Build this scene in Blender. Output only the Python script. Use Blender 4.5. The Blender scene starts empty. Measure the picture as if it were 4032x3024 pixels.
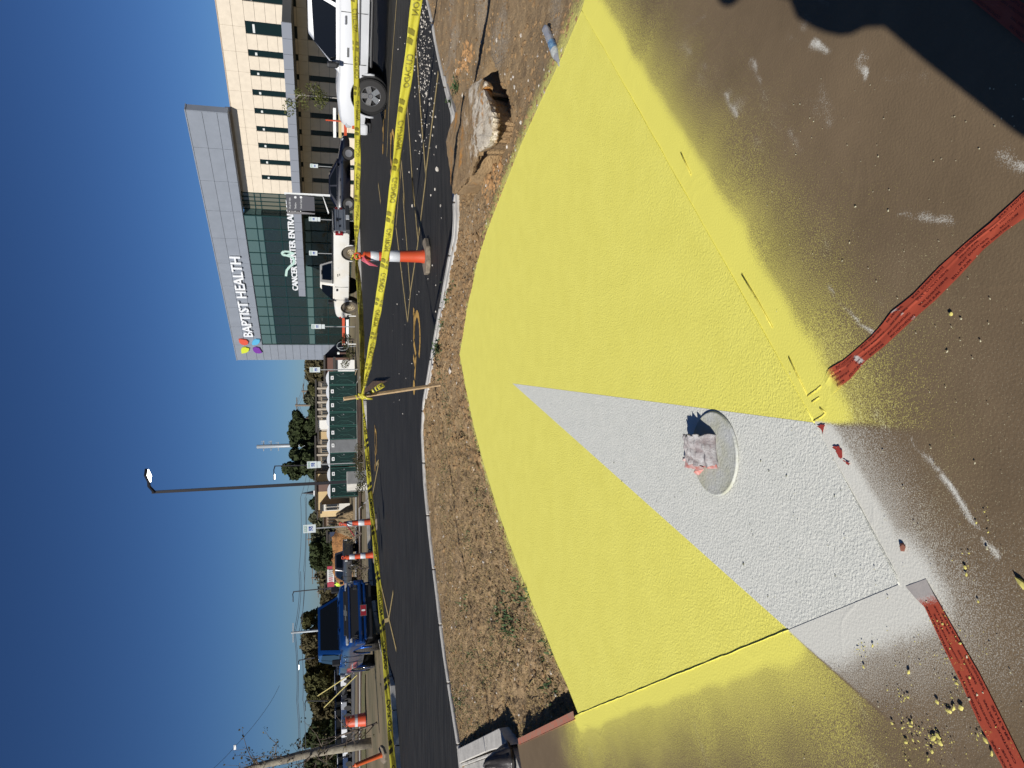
import bpy, bmesh, math, random
import numpy as np
from mathutils import Vector, Matrix
random.seed(7); rng=np.random.default_rng(7)
S=bpy.context.scene; COL=S.collection
# ---------------- camera, sky, sun, exposure
FP=2750.0; HC=1.5
PITCH=math.atan((2016-1290)/FP); ROLL=math.radians(0.74)
Fv=np.array([0,math.cos(PITCH),-math.sin(PITCH)]); R0=np.array([1.,0,0]); U0=np.cross(R0,Fv)
Rv=R0*math.cos(ROLL)-U0*math.sin(ROLL); Uv=U0*math.cos(ROLL)+R0*math.sin(ROLL)
cd=bpy.data.cameras.new('camera'); cam=bpy.data.objects.new('camera',cd); COL.objects.link(cam)
cd.sensor_fit='HORIZONTAL'; cd.sensor_width=36; cd.lens=36*FP/4032; cd.clip_start=0.05; cd.clip_end=3000
M=Matrix(((-Uv[0],Rv[0],-Fv[0],0),(-Uv[1],Rv[1],-Fv[1],0),(-Uv[2],Rv[2],-Fv[2],HC),(0,0,0,1)))
cam.matrix_world=M; S.camera=cam
S.render.resolution_x=1024; S.render.resolution_y=768
SUNV=Vector((1.02,1.3,-1.0)).normalized()
w=bpy.data.worlds.new('World'); S.world=w; w.use_nodes=True
nt=w.node_tree; bg=nt.nodes['Background']; sk=nt.nodes.new('ShaderNodeTexSky'); sk.sky_type='NISHITA'
sk.sun_disc=False; sk.sun_elevation=math.asin(-SUNV.z); sk.sun_rotation=math.atan2(-SUNV.x,-SUNV.y)
sk.altitude=1500; sk.air_density=1.0; sk.dust_density=1.1; sk.ozone_density=8
gm=nt.nodes.new('ShaderNodeGamma'); gm.inputs[1].default_value=1.25; nt.links.new(sk.outputs[0],gm.inputs[0])
vm=nt.nodes.new('ShaderNodeVectorMath'); vm.operation='MULTIPLY'; vm.inputs[1].default_value=(.70,.68,.68); nt.links.new(gm.outputs[0],vm.inputs[0])
nt.links.new(vm.outputs[0],bg.inputs[0]); bg.inputs[1].default_value=0.05
sl=bpy.data.lights.new('sun','SUN'); sl.energy=5.0; sl.angle=math.radians(0.5); sl.color=(1,0.96,0.9)
so=bpy.data.objects.new('sun',sl); COL.objects.link(so); so.rotation_euler=SUNV.to_track_quat('-Z','Y').to_euler()
S.view_settings.view_transform='Standard'; S.view_settings.look='None'; S.view_settings.exposure=0.10; S.view_settings.gamma=1
S.render.engine='CYCLES'

def ray(x,y):
    d=Fv*FP+Rv*(1512-y)-Uv*(x-2016); return d/np.linalg.norm(d)
def g(x,y,z=0.):
    d=ray(x,y); t=(z-HC)/d[2]; return Vector((d[0]*t,d[1]*t,z))
def at(x,y,Y):
    d=ray(x,y); t=Y/d[1]; return Vector((d[0]*t,Y,HC+d[2]*t))
AZ=-0.12
def gz(r):   # height of the land beyond the lot
    t=min(max((r-38)/16,0),1); return -0.06-0.64*t

# ---------------- numpy noise
def _h(ix,iy,s):
    n=(ix*374761393+iy*668265263+s*1442695041)&0xffffffff
    n=((n^(n>>13))*1274126177)&0xffffffff; n=n^(n>>16); return (n&0xffff)/65535.0
def vnoise(x,y,s=0):
    x=np.asarray(x,float); y=np.asarray(y,float)
    ix=np.floor(x).astype(np.int64); iy=np.floor(y).astype(np.int64); fx=x-ix; fy=y-iy
    fx=fx*fx*(3-2*fx); fy=fy*fy*(3-2*fy)
    a=_h(ix,iy,s); b=_h(ix+1,iy,s); c=_h(ix,iy+1,s); d=_h(ix+1,iy+1,s)
    return (a*(1-fx)+b*fx)*(1-fy)+(c*(1-fx)+d*fx)*fy
def fbm(x,y,o=4,s=0):
    r=0;a=0.5;f=1.0;t=0
    for i in range(o):
        r=r+a*vnoise(np.asarray(x)*f,np.asarray(y)*f,s+i*17); t+=a; a*=.5; f*=2.03
    return r/t

# ---------------- materials
MC={}
def mat(name,col,rough=.6,metal=0,var=0,scale=8,bump=0,bscale=40,col2=None,emit=0,coat=0,spec=.5,alpha=1,detail=4,dist=.01):
    if name in MC: return MC[name]
    m=bpy.data.materials.new(name); m.use_nodes=True; n=m.node_tree.nodes; l=m.node_tree.links
    p=n['Principled BSDF']; c=(*col,1)
    p.inputs['Base Color'].default_value=c; p.inputs['Roughness'].default_value=rough; p.inputs['Metallic'].default_value=metal
    p.inputs['Coat Weight'].default_value=coat; p.inputs['Coat Roughness'].default_value=.05; p.inputs['Specular IOR Level'].default_value=spec
    if emit: p.inputs['Emission Color'].default_value=c; p.inputs['Emission Strength'].default_value=emit
    if var or col2 or bump:
        tc=n.new('ShaderNodeTexCoord')
    if var or col2:
        nz=n.new('ShaderNodeTexNoise'); nz.inputs['Scale'].default_value=scale; nz.inputs['Detail'].default_value=detail; nz.inputs['Roughness'].default_value=.65
        l.new(tc.outputs['Object'],nz.inputs['Vector'])
        rp=n.new('ShaderNodeValToRGB'); rp.color_ramp.elements[0].position=.35; rp.color_ramp.elements[1].position=.65
        c2=col2 if col2 else tuple(v*(1-var) for v in col); c1=col if col2 else tuple(v*(1+var*.6) for v in col)
        rp.color_ramp.elements[0].color=(*c2,1); rp.color_ramp.elements[1].color=(*c1,1)
        l.new(nz.outputs['Fac'],rp.inputs['Fac']); l.new(rp.outputs[0],p.inputs['Base Color'])
    if bump:
        nb=n.new('ShaderNodeTexNoise'); nb.inputs['Scale'].default_value=bscale; nb.inputs['Detail'].default_value=5
        l.new(tc.outputs['Object'],nb.inputs['Vector'])
        b=n.new('ShaderNodeBump'); b.inputs['Strength'].default_value=bump; b.inputs['Distance'].default_value=dist
        l.new(nb.outputs['Fac'],b.inputs['Height']); l.new(b.outputs[0],p.inputs['Normal'])
    MC[name]=m; return m
def srgb(r,g_,b):
    f=lambda v:(v/255/12.92) if v/255<=.04045 else ((v/255+.055)/1.055)**2.4
    return (f(r),f(g_),f(b))
def paintmix(name,base,base2,bscale,bump,bumpscale,pcols,rough=.85,fine=260,thr=.0,attr='paint',extra=None,dist=.01):
    """surface whose vertex attribute 'paint' (r=yellow,g=white,b=extra) says how much paint lies on it; fine noise turns it to speckle"""
    m=bpy.data.materials.new(name); m.use_nodes=True; n=m.node_tree.nodes; l=m.node_tree.links; p=n['Principled BSDF']
    p.inputs['Roughness'].default_value=rough; p.inputs['Specular IOR Level'].default_value=.3
    tc=n.new('ShaderNodeTexCoord')
    nz=n.new('ShaderNodeTexNoise'); nz.inputs['Scale'].default_value=bscale; nz.inputs['Detail'].default_value=8; nz.inputs['Roughness'].default_value=.7; l.new(tc.outputs['Object'],nz.inputs['Vector'])
    rp=n.new('ShaderNodeValToRGB'); rp.color_ramp.elements[0].position=.3; rp.color_ramp.elements[1].position=.7
    rp.color_ramp.elements[0].color=(*base2,1); rp.color_ramp.elements[1].color=(*base,1); l.new(nz.outputs['Fac'],rp.inputs['Fac'])
    cur=rp.outputs[0]
    at_=n.new('ShaderNodeAttribute'); at_.attribute_name=attr; sp=n.new('ShaderNodeSeparateColor'); l.new(at_.outputs['Color'],sp.inputs[0])
    fn=n.new('ShaderNodeTexNoise'); fn.inputs['Scale'].default_value=fine; fn.inputs['Detail'].default_value=3; l.new(tc.outputs['Object'],fn.inputs['Vector'])
    for k,pc in enumerate(pcols):
        # speckle factor = smoothstep(noise, 1-a)
        inv=n.new('ShaderNodeMath'); inv.operation='MULTIPLY_ADD'; l.new(sp.outputs[k],inv.inputs[0]); inv.inputs[1].default_value=1.15; inv.inputs[2].default_value=-.72
        ad=n.new('ShaderNodeMath'); ad.operation='ADD'; l.new(inv.outputs[0],ad.inputs[0]); l.new(fn.outputs['Fac'],ad.inputs[1])
        mr=n.new('ShaderNodeMapRange'); mr.inputs[1].default_value=0.0; mr.inputs[2].default_value=.40; l.new(ad.outputs[0],mr.inputs[0])
        mu=n.new('ShaderNodeMath'); mu.operation='MULTIPLY'; l.new(mr.outputs[0],mu.inputs[0])
        g2=n.new('ShaderNodeMapRange'); g2.inputs[1].default_value=0; g2.inputs[2].default_value=.08; l.new(sp.outputs[k],g2.inputs[0]); l.new(g2.outputs[0],mu.inputs[1])
        mx=n.new('ShaderNodeMix'); mx.data_type='RGBA'; l.new(mu.outputs[0],mx.inputs[0]); l.new(cur,mx.inputs[6]); mx.inputs[7].default_value=(*pc,1); cur=mx.outputs[2]
    l.new(cur,p.inputs['Base Color'])
    nb=n.new('ShaderNodeTexNoise'); nb.inputs['Scale'].default_value=bumpscale; nb.inputs['Detail'].default_value=5; l.new(tc.outputs['Object'],nb.inputs['Vector'])
    b=n.new('ShaderNodeBump'); b.inputs['Strength'].default_value=bump; b.inputs['Distance'].default_value=dist; l.new(nb.outputs['Fac'],b.inputs['Height']); l.new(b.outputs[0],p.inputs['Normal'])
    return m

# ---------------- mesh helpers
class MB:
    def __init__(s): s.v=[]; s.f=[]
    def add(s,vs,fs):
        b=len(s.v); s.v+= [tuple(q) for q in vs]; s.f+=[tuple(i+b for i in q) for q in fs]; return s
    def box(s,c,d,rz=0,rot=None):
        x,y,z=[q/2 for q in d]; P=[Vector((i*x,j*y,k*z)) for i in(-1,1) for j in(-1,1) for k in(-1,1)]
        R=rot if rot else Matrix.Rotation(rz,3,'Z'); c=Vector(c)
        return s.add([R@q+c for q in P],[(0,1,3,2),(4,6,7,5),(0,4,5,1),(2,3,7,6),(0,2,6,4),(1,5,7,3)])
    def cyl(s,a,b,r0,r1=None,n=10,cap=True):
        a=Vector(a); b=Vector(b); r1=r0 if r1 is None else r1; d=(b-a).normalized(); u=d.orthogonal().normalized(); w_=d.cross(u)
        P=[];
        for c,r in((a,r0),(b,r1)):
            for i in range(n):
                t=2*math.pi*i/n; P.append(c+u*(r*math.cos(t))+w_*(r*math.sin(t)))
        F=[(i,(i+1)%n,n+(i+1)%n,n+i) for i in range(n)]
        if cap: F+=[tuple(range(n))[::-1],tuple(range(n,2*n))]
        return s.add(P,F)
    def tube(s,pts,rs,n=8):
        pts=[Vector(p) for p in pts]; b=len(s.v); N=len(pts); 
        if not hasattr(rs,'__len__'): rs=[rs]*N
        up=None
        for i,p in enumerate(pts):
            d=(pts[min(i+1,N-1)]-pts[max(i-1,0)]).normalized()
            u=d.orthogonal().normalized() if up is None else (up-d*up.dot(d)).normalized(); up=u; w_=d.cross(u)
            for k in range(n):
                t=2*math.pi*k/n; s.v.append(tuple(p+u*(rs[i]*math.cos(t))+w_*(rs[i]*math.sin(t))))
        for i in range(N-1):
            for k in range(n): s.f.append((b+i*n+k,b+i*n+(k+1)%n,b+(i+1)*n+(k+1)%n,b+(i+1)*n+k))
        s.f.append(tuple(b+k for k in range(n))[::-1]); s.f.append(tuple(b+(N-1)*n+k for k in range(n))); return s
    def lathe(s,prof,o=(0,0,0),axis='Z',n=24):
        b=len(s.v); o=Vector(o)
        for r,h in prof:
            for i in range(n):
                t=2*math.pi*i/n; a,c=r*math.cos(t),r*math.sin(t)
                q={'Z':(a,c,h),'Y':(a,h,c),'X':(h,a,c)}[axis]; s.v.append(tuple(Vector(q)+o))
        for j in range(len(prof)-1):
            for i in range(n): s.f.append((b+j*n+i,b+j*n+(i+1)%n,b+(j+1)*n+(i+1)%n,b+(j+1)*n+i))
        return s
    def poly(s,pts): return s.add(pts,[tuple(range(len(pts)))])
    def prism(s,pts,h):   # pts: xyz ring; extrude by vector h
        n=len(pts); h=Vector(h); P=[Vector(p) for p in pts]
        return s.add(P+[p+h for p in P],[tuple(range(n))[::-1],tuple(range(n,2*n))]+[(i,(i+1)%n,n+(i+1)%n,n+i) for i in range(n)])
    def build(s,name,m,parent=None,smooth=False,bevel=0,seg=2,loc=None,auto=None):
        me=bpy.data.meshes.new(name); me.from_pydata(s.v,[],s.f); me.materials.append(m)
        if smooth: me.polygons.foreach_set('use_smooth',[True]*len(me.polygons))
        bm=bmesh.new(); bm.from_mesh(me); bmesh.ops.recalc_face_normals(bm,faces=bm.faces); bm.to_mesh(me); bm.free()
        if auto: me.set_sharp_from_angle(angle=math.radians(auto))
        o=bpy.data.objects.new(name,me); COL.objects.link(o)
        if parent: o.parent=parent
        if loc is not None: o.location=loc
        if bevel:
            md=o.modifiers.new('b','BEVEL'); md.width=bevel; md.segments=seg; md.limit_method='ANGLE'; md.angle_limit=math.radians(35)
        return o
def tag(o,label=None,cat=None,group=None,kind=None):
    if label: o['label']=label
    if cat: o['category']=cat
    if group: o['group']=group
    if kind: o['kind']=kind
    return o
def thing(name,label,cat,loc=(0,0,0),rz=0,group=None):
    o=bpy.data.objects.new(name,None); COL.objects.link(o); o.location=loc; o.rotation_euler=(0,0,rz); o.empty_display_size=.1
    return tag(o,label,cat,group)
def inst(o,parent,name=None,loc=None,rot=None,scale=None):
    c=o.copy(); COL.objects.link(c); c.parent=parent
    if name: c.name=name
    if loc is not None: c.location=loc
    if rot is not None: c.rotation_euler=rot
    if scale is not None: c.scale=scale
    return c
def kids(o): return [c for c in list(bpy.data.objects) if c.parent==o]
CH={}
def copy_tree(o,parent=None,idx=None):
    if idx is None:
        idx={}
        for c in bpy.data.objects:
            if c.parent: idx.setdefault(c.parent.name,[]).append(c)
    c=o.copy(); COL.objects.link(c); c.parent=parent
    for ch in idx.get(o.name,[]): copy_tree(ch,c,idx)
    return c
def struct(mb,name,m,**k): return tag(mb.build(name,m,**k),kind='structure')
def text_mesh(txt,size=1,extrude=0,align='LEFT',bold=0,xs=1):
    cu=bpy.data.curves.new('t','FONT'); cu.body=txt; cu.size=size; cu.extrude=extrude; cu.align_x=align; cu.offset=bold; cu.resolution_u=2
    o=bpy.data.objects.new('t',cu); COL.objects.link(o); dg=bpy.context.evaluated_depsgraph_get(); me=bpy.data.meshes.new_from_object(o.evaluated_get(dg))
    bpy.data.objects.remove(o); bpy.data.curves.remove(cu)
    v=[(q.co.x*xs,q.co.y,q.co.z) for q in me.vertices]; f=[tuple(p.vertices) for p in me.polygons]; bpy.data.meshes.remove(me); return v,f
def frame_pts(v,o,u,n_,up):   # local (x,y,z)->world using basis
    o,u,n_,up=Vector(o),Vector(u),Vector(n_),Vector(up); return [o+u*a+up*b+n_*c for a,b,c in v]
def polar(samples,name,m,zf,nt_,attrf=None,th=None,smooth=True,rexp=1.0):
    """samples: list of (theta, r0, r1). builds grid"""
    samples=sorted(samples); T=np.array([q[0] for q in samples]); A=np.array([q[1] for q in samples]); B=np.array([q[2] for q in samples])
    th=np.linspace(T[0],T[-1],th); r0=np.interp(th,T,A); r1=np.interp(th,T,B)
    t=np.linspace(0,1,nt_)**rexp
    RR=r0[:,None]+(r1-r0)[:,None]*t[None]; X=RR*np.sin(th)[:,None]; Y=RR*np.cos(th)[:,None]; Z=zf(X,Y,RR)
    return gridmesh(X,Y,Z,name,m,attrf(X,Y) if attrf else None,smooth)
def gridmesh(X,Y,Z,name,m,attr=None,smooth=True):
    a,b=X.shape; me=bpy.data.meshes.new(name); V=np.stack([X,Y,Z],-1).reshape(-1,3)
    i=np.arange(a*b).reshape(a,b); F=np.stack([i[:-1,:-1],i[1:,:-1],i[1:,1:],i[:-1,1:]],-1).reshape(-1,4)
    me.vertices.add(len(V)); me.vertices.foreach_set('co',V.ravel()); me.loops.add(F.size); me.loops.foreach_set('vertex_index',F.ravel().astype(np.int32))
    me.polygons.add(len(F)); me.polygons.foreach_set('loop_start',np.arange(0,F.size,4,dtype=np.int32)); me.polygons.foreach_set('loop_total',np.full(len(F),4,dtype=np.int32))
    me.update(calc_edges=True); me.validate()
    if attr is not None:
        at_=me.color_attributes.new('paint','FLOAT_COLOR','POINT'); C=np.ones((a*b,4)); C[:,:3]=attr.reshape(-1,3); at_.data.foreach_set('color',C.ravel())
    if smooth: me.polygons.foreach_set('use_smooth',[True]*len(me.polygons))
    me.materials.append(m); o=bpy.data.objects.new(name,me); COL.objects.link(o)
    # face up
    if len(me.polygons) and me.polygons[0].normal.z<0: me.flip_normals()
    return o
def pol(p): return (math.atan2(p[0],p[1]),math.hypot(p[0],p[1]))
def segdist(X,Y,a,b):
    ax,ay=a[0],a[1]; dx,dy=b[0]-ax,b[1]-ay; t=np.clip(((X-ax)*dx+(Y-ay)*dy)/(dx*dx+dy*dy),0,1)
    return np.hypot(X-ax-t*dx,Y-ay-t*dy)
def inpoly(X,Y,P):
    r=np.zeros(X.shape,bool); n=len(P)
    for i in range(n):
        x1,y1=P[i][0],P[i][1]; x2,y2=P[(i+1)%n][0],P[(i+1)%n][1]
        c=((y1>Y)!=(y2>Y))&(X<(x2-x1)*(Y-y1)/((y2-y1) or 1e-9)+x1); r^=c
    return r
# ================= GROUND =================
YEL=(.82,.755,.145); WHT=(.52,.54,.56)
m_yel=mat('yellow_paint',(.83,.77,.15),.75,0,bump=.6,bscale=120,col2=(.79,.73,.135),scale=5,dist=.006)
m_wht=mat('white_paint',(.70,.70,.63),.7,0,bump=.7,bscale=120,col2=(.65,.655,.59),scale=14,dist=.006)
m_conc=mat('concrete',(.42,.39,.33),.9,0,var=.25,scale=6,bump=.4,bscale=60)
m_curb=mat('curb_concrete',(.48,.46,.42),.9,0,var=.22,scale=5,bump=.35,bscale=50)
def asphalt_mat():
    m=bpy.data.materials.new('asphalt'); m.use_nodes=True; n=m.node_tree.nodes; l=m.node_tree.links; p=n['Principled BSDF']
    tc=n.new('ShaderNodeTexCoord'); mp=n.new('ShaderNodeMapping'); mp.inputs['Rotation'].default_value=(0,0,-.55); mp.inputs['Scale'].default_value=(.6,5,1); l.new(tc.outputs['Object'],mp.inputs[0])
    a=n.new('ShaderNodeTexNoise'); a.inputs['Scale'].default_value=2.2; a.inputs['Detail'].default_value=6; l.new(mp.outputs[0],a.inputs['Vector'])
    b=n.new('ShaderNodeTexNoise'); b.inputs['Scale'].default_value=70; b.inputs['Detail'].default_value=6; b.inputs['Roughness'].default_value=.7; l.new(tc.outputs['Object'],b.inputs['Vector'])
    ad=n.new('ShaderNodeMath'); ad.operation='MULTIPLY_ADD'; l.new(a.outputs[0],ad.inputs[0]); ad.inputs[1].default_value=.65; 
    mu=n.new('ShaderNodeMath'); mu.operation='MULTIPLY'; l.new(b.outputs[0],mu.inputs[0]); mu.inputs[1].default_value=.35; l.new(mu.outputs[0],ad.inputs[2])
    r=n.new('ShaderNodeValToRGB'); e=r.color_ramp.elements; e[0].position=.36; e[0].color=(.010,.0097,.0088,1); e[1].position=.66; e[1].color=(.040,.038,.033,1)
    l.new(ad.outputs[0],r.inputs[0]); l.new(r.outputs[0],p.inputs['Base Color']); p.inputs['Roughness'].default_value=.75; p.inputs['Specular IOR Level'].default_value=.25
    bp=n.new('ShaderNodeBump'); bp.inputs['Strength'].default_value=.5; bp.inputs['Distance'].default_value=.01; l.new(b.outputs[0],bp.inputs['Height']); l.new(bp.outputs[0],p.inputs['Normal']); return m
m_asph=asphalt_mat()
m_stripe=mat('faded_yellow_line',(.36,.27,.11),.8,0,var=.35,scale=14)
# painted slab corners (world, from the photograph)
A_=g(1812,1400); Rc=g(2295,40); Lc=g(2280,2812); N1=g(3215,1665); N2=g(3550,2300); E0=g(3110,2480)
ER=[A_]+[g(x,y) for x,y in ((1839,1231),(1881,1038),(1911,935),(1962,832-30),(2014,672),(2058,561),(2125,416),(2203,253))]+[Rc]
EL=[A_]+[g(x,y) for x,y in ((1838,1540),(1866,1675),(1905,1823),(1960,2005),(2012,2150),(2069,2300),(2102,2387),(2146,2488),(2189,2597),(2233,2693))]+[Lc]
Rx=Rc+(ER[-1]-ER[-2]).normalized()*1.6; ER2=ER+[Rx]
def pdist(X,Y,P):
    d=segdist(X,Y,P[0],P[1])
    for a,b in zip(P[1:],P[2:]): d=np.minimum(d,segdist(X,Y,a,b))
    return d
P1=g(2041,2930); P2=g(2062,3060); P3=P1+(P2-P1)*5
# slab body
m=MB(); ring=ER2+[Vector((5.5,-2.5,0)),Vector((-6,-2.5,0)),P3,P1]+EL[:0:-1]
m.prism([(p[0],p[1],-.25) for p in ring],(0,0,.25)); struct(m,'concrete_slab',m_conc)
# yellow sheet
ring=ER+[N1,N2]+EL[:0:-1]; m=MB(); m.prism([(p[0],p[1],.0005) for p in ring],(0,0,.0035)); struct(m,'yellow_painted_pavement',m_yel)
side=MB()
for a,b in list(zip(EL[1:],EL))[::-1]+list(zip(ER,ER[1:])):
    d=(b-a).normalized(); o=Vector((-d.y,d.x,0))*.004
    side.add([a+o+Vector((0,0,.004)),b+o+Vector((0,0,.004)),b+o+Vector((0,0,-.2)),a+o+Vector((0,0,-.2))],[(0,1,2,3)])
struct(side,'painted_slab_edge',m_yel)
tip=g(2020,1510); E1=g(3110,2480)
m=MB(); m.prism([(p[0],p[1],.0035) for p in(tip,N1,N2,E1)],(0,0,.0012)); struct(m,'white_painted_pavement',m_wht)
# distance based paint deposit on brown board
LINES_Y=[(Rc,N1)]; 
def edgeband(X,Y,a,b,width):
    return np.clip(1-segdist(X,Y,a,b)/width,0,1)
def fall(d,w,p): return np.exp(-(np.maximum(d,0)/w)**p)
def paint_attr(X,Y):
    n1=fbm(X*5,Y*5,4,3); n2=fbm(X*22,Y*22,3,9); n3=fbm(X*1.6,Y*1.6,3,15)
    dR=segdist(X,Y,Rc,N1)*(1.18-.35*n1); dL=segdist(X,Y,Lc,E1)*(1.3-.6*n1); dW1=segdist(X,Y,N1,N2)*(1.3-.6*n1); dW2=segdist(X,Y,N2,E1)*(1.3-.6*n1)
    yR=np.maximum(fall(dR,.185,2.0),.50*fall(dR,.40,1.3)); yL=np.maximum(fall(dL,.115,1.4),.46*fall(dL,.50,1.3))
    w1=np.maximum(fall(dW1,.085,1.8),.50*fall(dW1,.24,1.3)); w2=np.maximum(fall(dW2,.15,2.0),.5*fall(dW2,.30,1.4))
    dirb=(E1-tip).normalized(); nb=Vector((-dirb.y,dirb.x,0)); sd=(X-E1[0])*nb.x+(Y-E1[1])*nb.y
    if (Lc-E1).dot(nb)<0: sd=-sd
    # sd>0 : yellow side of the straight colour border that runs on over the board
    kb=np.clip((sd+.004)/.010,0,1); far=np.clip(dL/.5,0,1); kb=np.clip(kb+far*0,0,1)
    yL=yL*np.maximum(kb,.10); w2=w2*np.maximum(1-kb,0.0)
    # second border from N1 outwards
    d2=(N1-g(2600,1590)).normalized(); nb2=Vector((-d2.y,d2.x,0)); s2=(X-N1[0])*nb2.x+(Y-N1[1])*nb2.y
    if (Rc-N1).dot(nb2)<0: s2=-s2
    k2=np.clip((s2+.01)/.03,0,1); yR=yR*np.maximum(np.maximum(k2,.12),np.clip((np.hypot(X-N1[0],Y-N1[1])-.35)/.15,0,1))
    wy=np.maximum(yR,yL); w_=np.maximum(w1,w2)
    wy=np.maximum(wy,.13*n1*np.clip(1.0-segdist(X,Y,Rc,N1)/1.6,0,1)); 
    st=np.clip((fbm(X*2.6+Y*2.6,Y*7-X*7,4,31)-.60)*5,0,1)*n2*.55
    st2=np.zeros_like(X)
    for a,b,w0,k in ((g(3270,1120),g(3430,1320),.010,.9),(g(3600,1730),g(3690,1850),.010,.7),(g(3705,1880),g(3830,2060),.016,.9),(g(3870,2130),g(3920,2190),.014,.7),(g(3620,2085),g(3700,2190),.010,.6),(g(3560,845),g(3760,860),.014,.75),(g(3960,600),g(4032,650),.02,.7),(g(2860,370),g(2900,450),.018,.7),(g(3200,180),g(3260,215),.016,.8),(g(3395,240),g(3410,310),.016,.8),(g(2960,240),g(3000,320),.018,.6),(g(3350,2900),g(3410,2930),.02,.4),(g(3110,520),g(3160,590),.02,.5),(g(2700,110),g(2790,60),.014,.5)):
        d=segdist(X+(n1-.5)*.05,Y+(n2-.5)*.05,a,b); st2=np.maximum(st2,k*np.exp(-(d/w0)**1.6)*(.15+1.3*n2)*.80)
    w_=np.maximum(w_,np.maximum(st*.7,st2*.72)); w_=np.maximum(w_,.10*np.clip(n3*2.4-.9,0,1)); w_=w_*(1-np.clip(wy*1.3,0,1)*.9)
    return np.stack([np.clip(wy,0,1),np.clip(w_,0,1),np.zeros_like(X)],-1)
m_board=paintmix('brown_masking_board',srgb(122,104,80),srgb(103,87,66),1.8,.24,130,[YEL,(.66,.65,.58),(.5,.1,.05)],fine=330,dist=.006)
T1=g(3225,1545); T1e=N1+(g(4200,640)-N1)*1.6; T2=g(3590,2330); T2e=N2+(g(4075,3140)-N2)*1.5
def board(corners,name,label,nu=260,nv=200,z0=.009):
    a,b,c,d=[np.array(q[:2]) for q in corners]; u=np.linspace(0,1,nu)[:,None,None]; v=np.linspace(0,1,nv)[None,:,None]
    P=(a*(1-u)+b*u)*(1-v)+(d*(1-u)+c*u)*v; X=P[...,0]; Y=P[...,1]
    Z=z0+.005*(fbm(X*2.2,Y*2.2,3,5)-.5)+.0005*np.exp(-((fbm(X*2.6,Y*2.6,3,19)-.5)/.012)**2)
    return tag(gridmesh(X,Y,Z,name,m_board,paint_attr(X,Y)),label,'masking board','brown masking boards laid round the painted slab')
board([Rc,N1,T1e,Vector((4.2,1.2,0))],'masking_board','brown masking board beyond the long yellow edge, with the photographer\'s shadow across it',420,300,.0066)
board([N1,N2,T2e,T1e],'masking_board','brown masking board between the two strips of red tape, dusted white along its painted edge',260,260,.0066)
board([N2,E1,P3,T2e],'masking_board','brown masking board speckled with yellow paint flakes, beside the flaky strip of red tape',300,300,.0066)
board([E1,Lc,P1,P3],'masking_board','brown masking board tinted olive by yellow overspray, next to the strip of trampled soil',300,300,.0066)
def seam(a,b,name,m_,r,z,n=60,wob=.0015):
    mb=MB(); P=[]
    for i in range(n+1):
        p=a.lerp(b,i/n); P.append((p.x+wob*(float(vnoise(i*.9,3))-.5)*2,p.y+wob*(float(vnoise(i*.9,9))-.5)*2,z))
    mb.tube(P,[r*(.35+.9*float(vnoise(i*.45,r*999))) for i in range(n+1)],6); struct(mb,name,m_,smooth=True)
seam(Rc,N1,'paint_seam',m_yel,.0030,.0080); seam(N1,N2,'paint_seam',m_wht,.0028,.0080,50); seam(Lc,E1,'paint_seam',m_yel,.0022,.0075); seam(N1+Vector((.014,.012,0)),N2+Vector((.016,.004,0)),'paint_seam',m_wht,.0012,.0085,50)
# ---------------- near kerb, dirt strip, lot
KP=[(1670,-30),(1692,72),(1721,231),(1774,448),(1779,650),(1783,850),(1779,934),(1734,1180),(1697,1385),(1675,1513),(1663,1580),(1657,1700),(1666,1900),(1685,2100),(1709,2300),(1740,2560),(1770,2760),(1799,2946),(1808,3040)]
kp=[g(x,y,-.02) for x,y in KP]
kerb=[pol(p) for p in kp]; kerb=sorted(kerb)
kT=np.array([q[0] for q in kerb]); kR=np.array([q[1] for q in kerb])
kT=np.concatenate([[-1.1],kT,[1.0]]); kR=np.concatenate([[kR[0]+1.2],kR,[kR[-1]+1.5]])
slabpts=sorted([pol(a.lerp(b,i/12)) for a,b in list(zip(ER2,ER2[1:]))+list(zip(EL,EL[1:]))+[(Lc,P1)] for i in range(7)]); 
sT=np.array([q[0] for q in slabpts]); sR=np.array([q[1] for q in slabpts]); 
sT=np.concatenate([[-1.1,pol(P2)[0]-.01],sT,[1.0]]); sR=np.concatenate([[5.0,pol(P2)[1]],sR,[sR[-1]*.9]])
o_=np.argsort(sT); sT=sT[o_]; sR=sR[o_]
ths=np.linspace(-1.0,.95,900)
def linedist_slab(X,Y):
    return np.minimum(np.minimum(pdist(X,Y,EL),pdist(X,Y,ER2)),segdist(X,Y,Lc,P1)+.12)
TRP=[g(x+20,y,-.03) for x,y in ((1893,300),(1925,360),(1945,440),(1948,520),(1932,575),(1900,605),(1875,650),(1850,700),(1812,755))]
def dirt_z(X,Y,R_=None):
    z=dirt_z0(X,Y); d=np.full(np.shape(X),9.)
    for a,b in zip(TRP,TRP[1:]): d=np.minimum(d,segdist(X,Y,a,b))
    return z-.22*np.exp(-(d/(.135+.11*(fbm(X*9,Y*9,4,88)-.5)))**4)*(.75+.5*fbm(X*14,Y*14,3,52))
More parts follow.
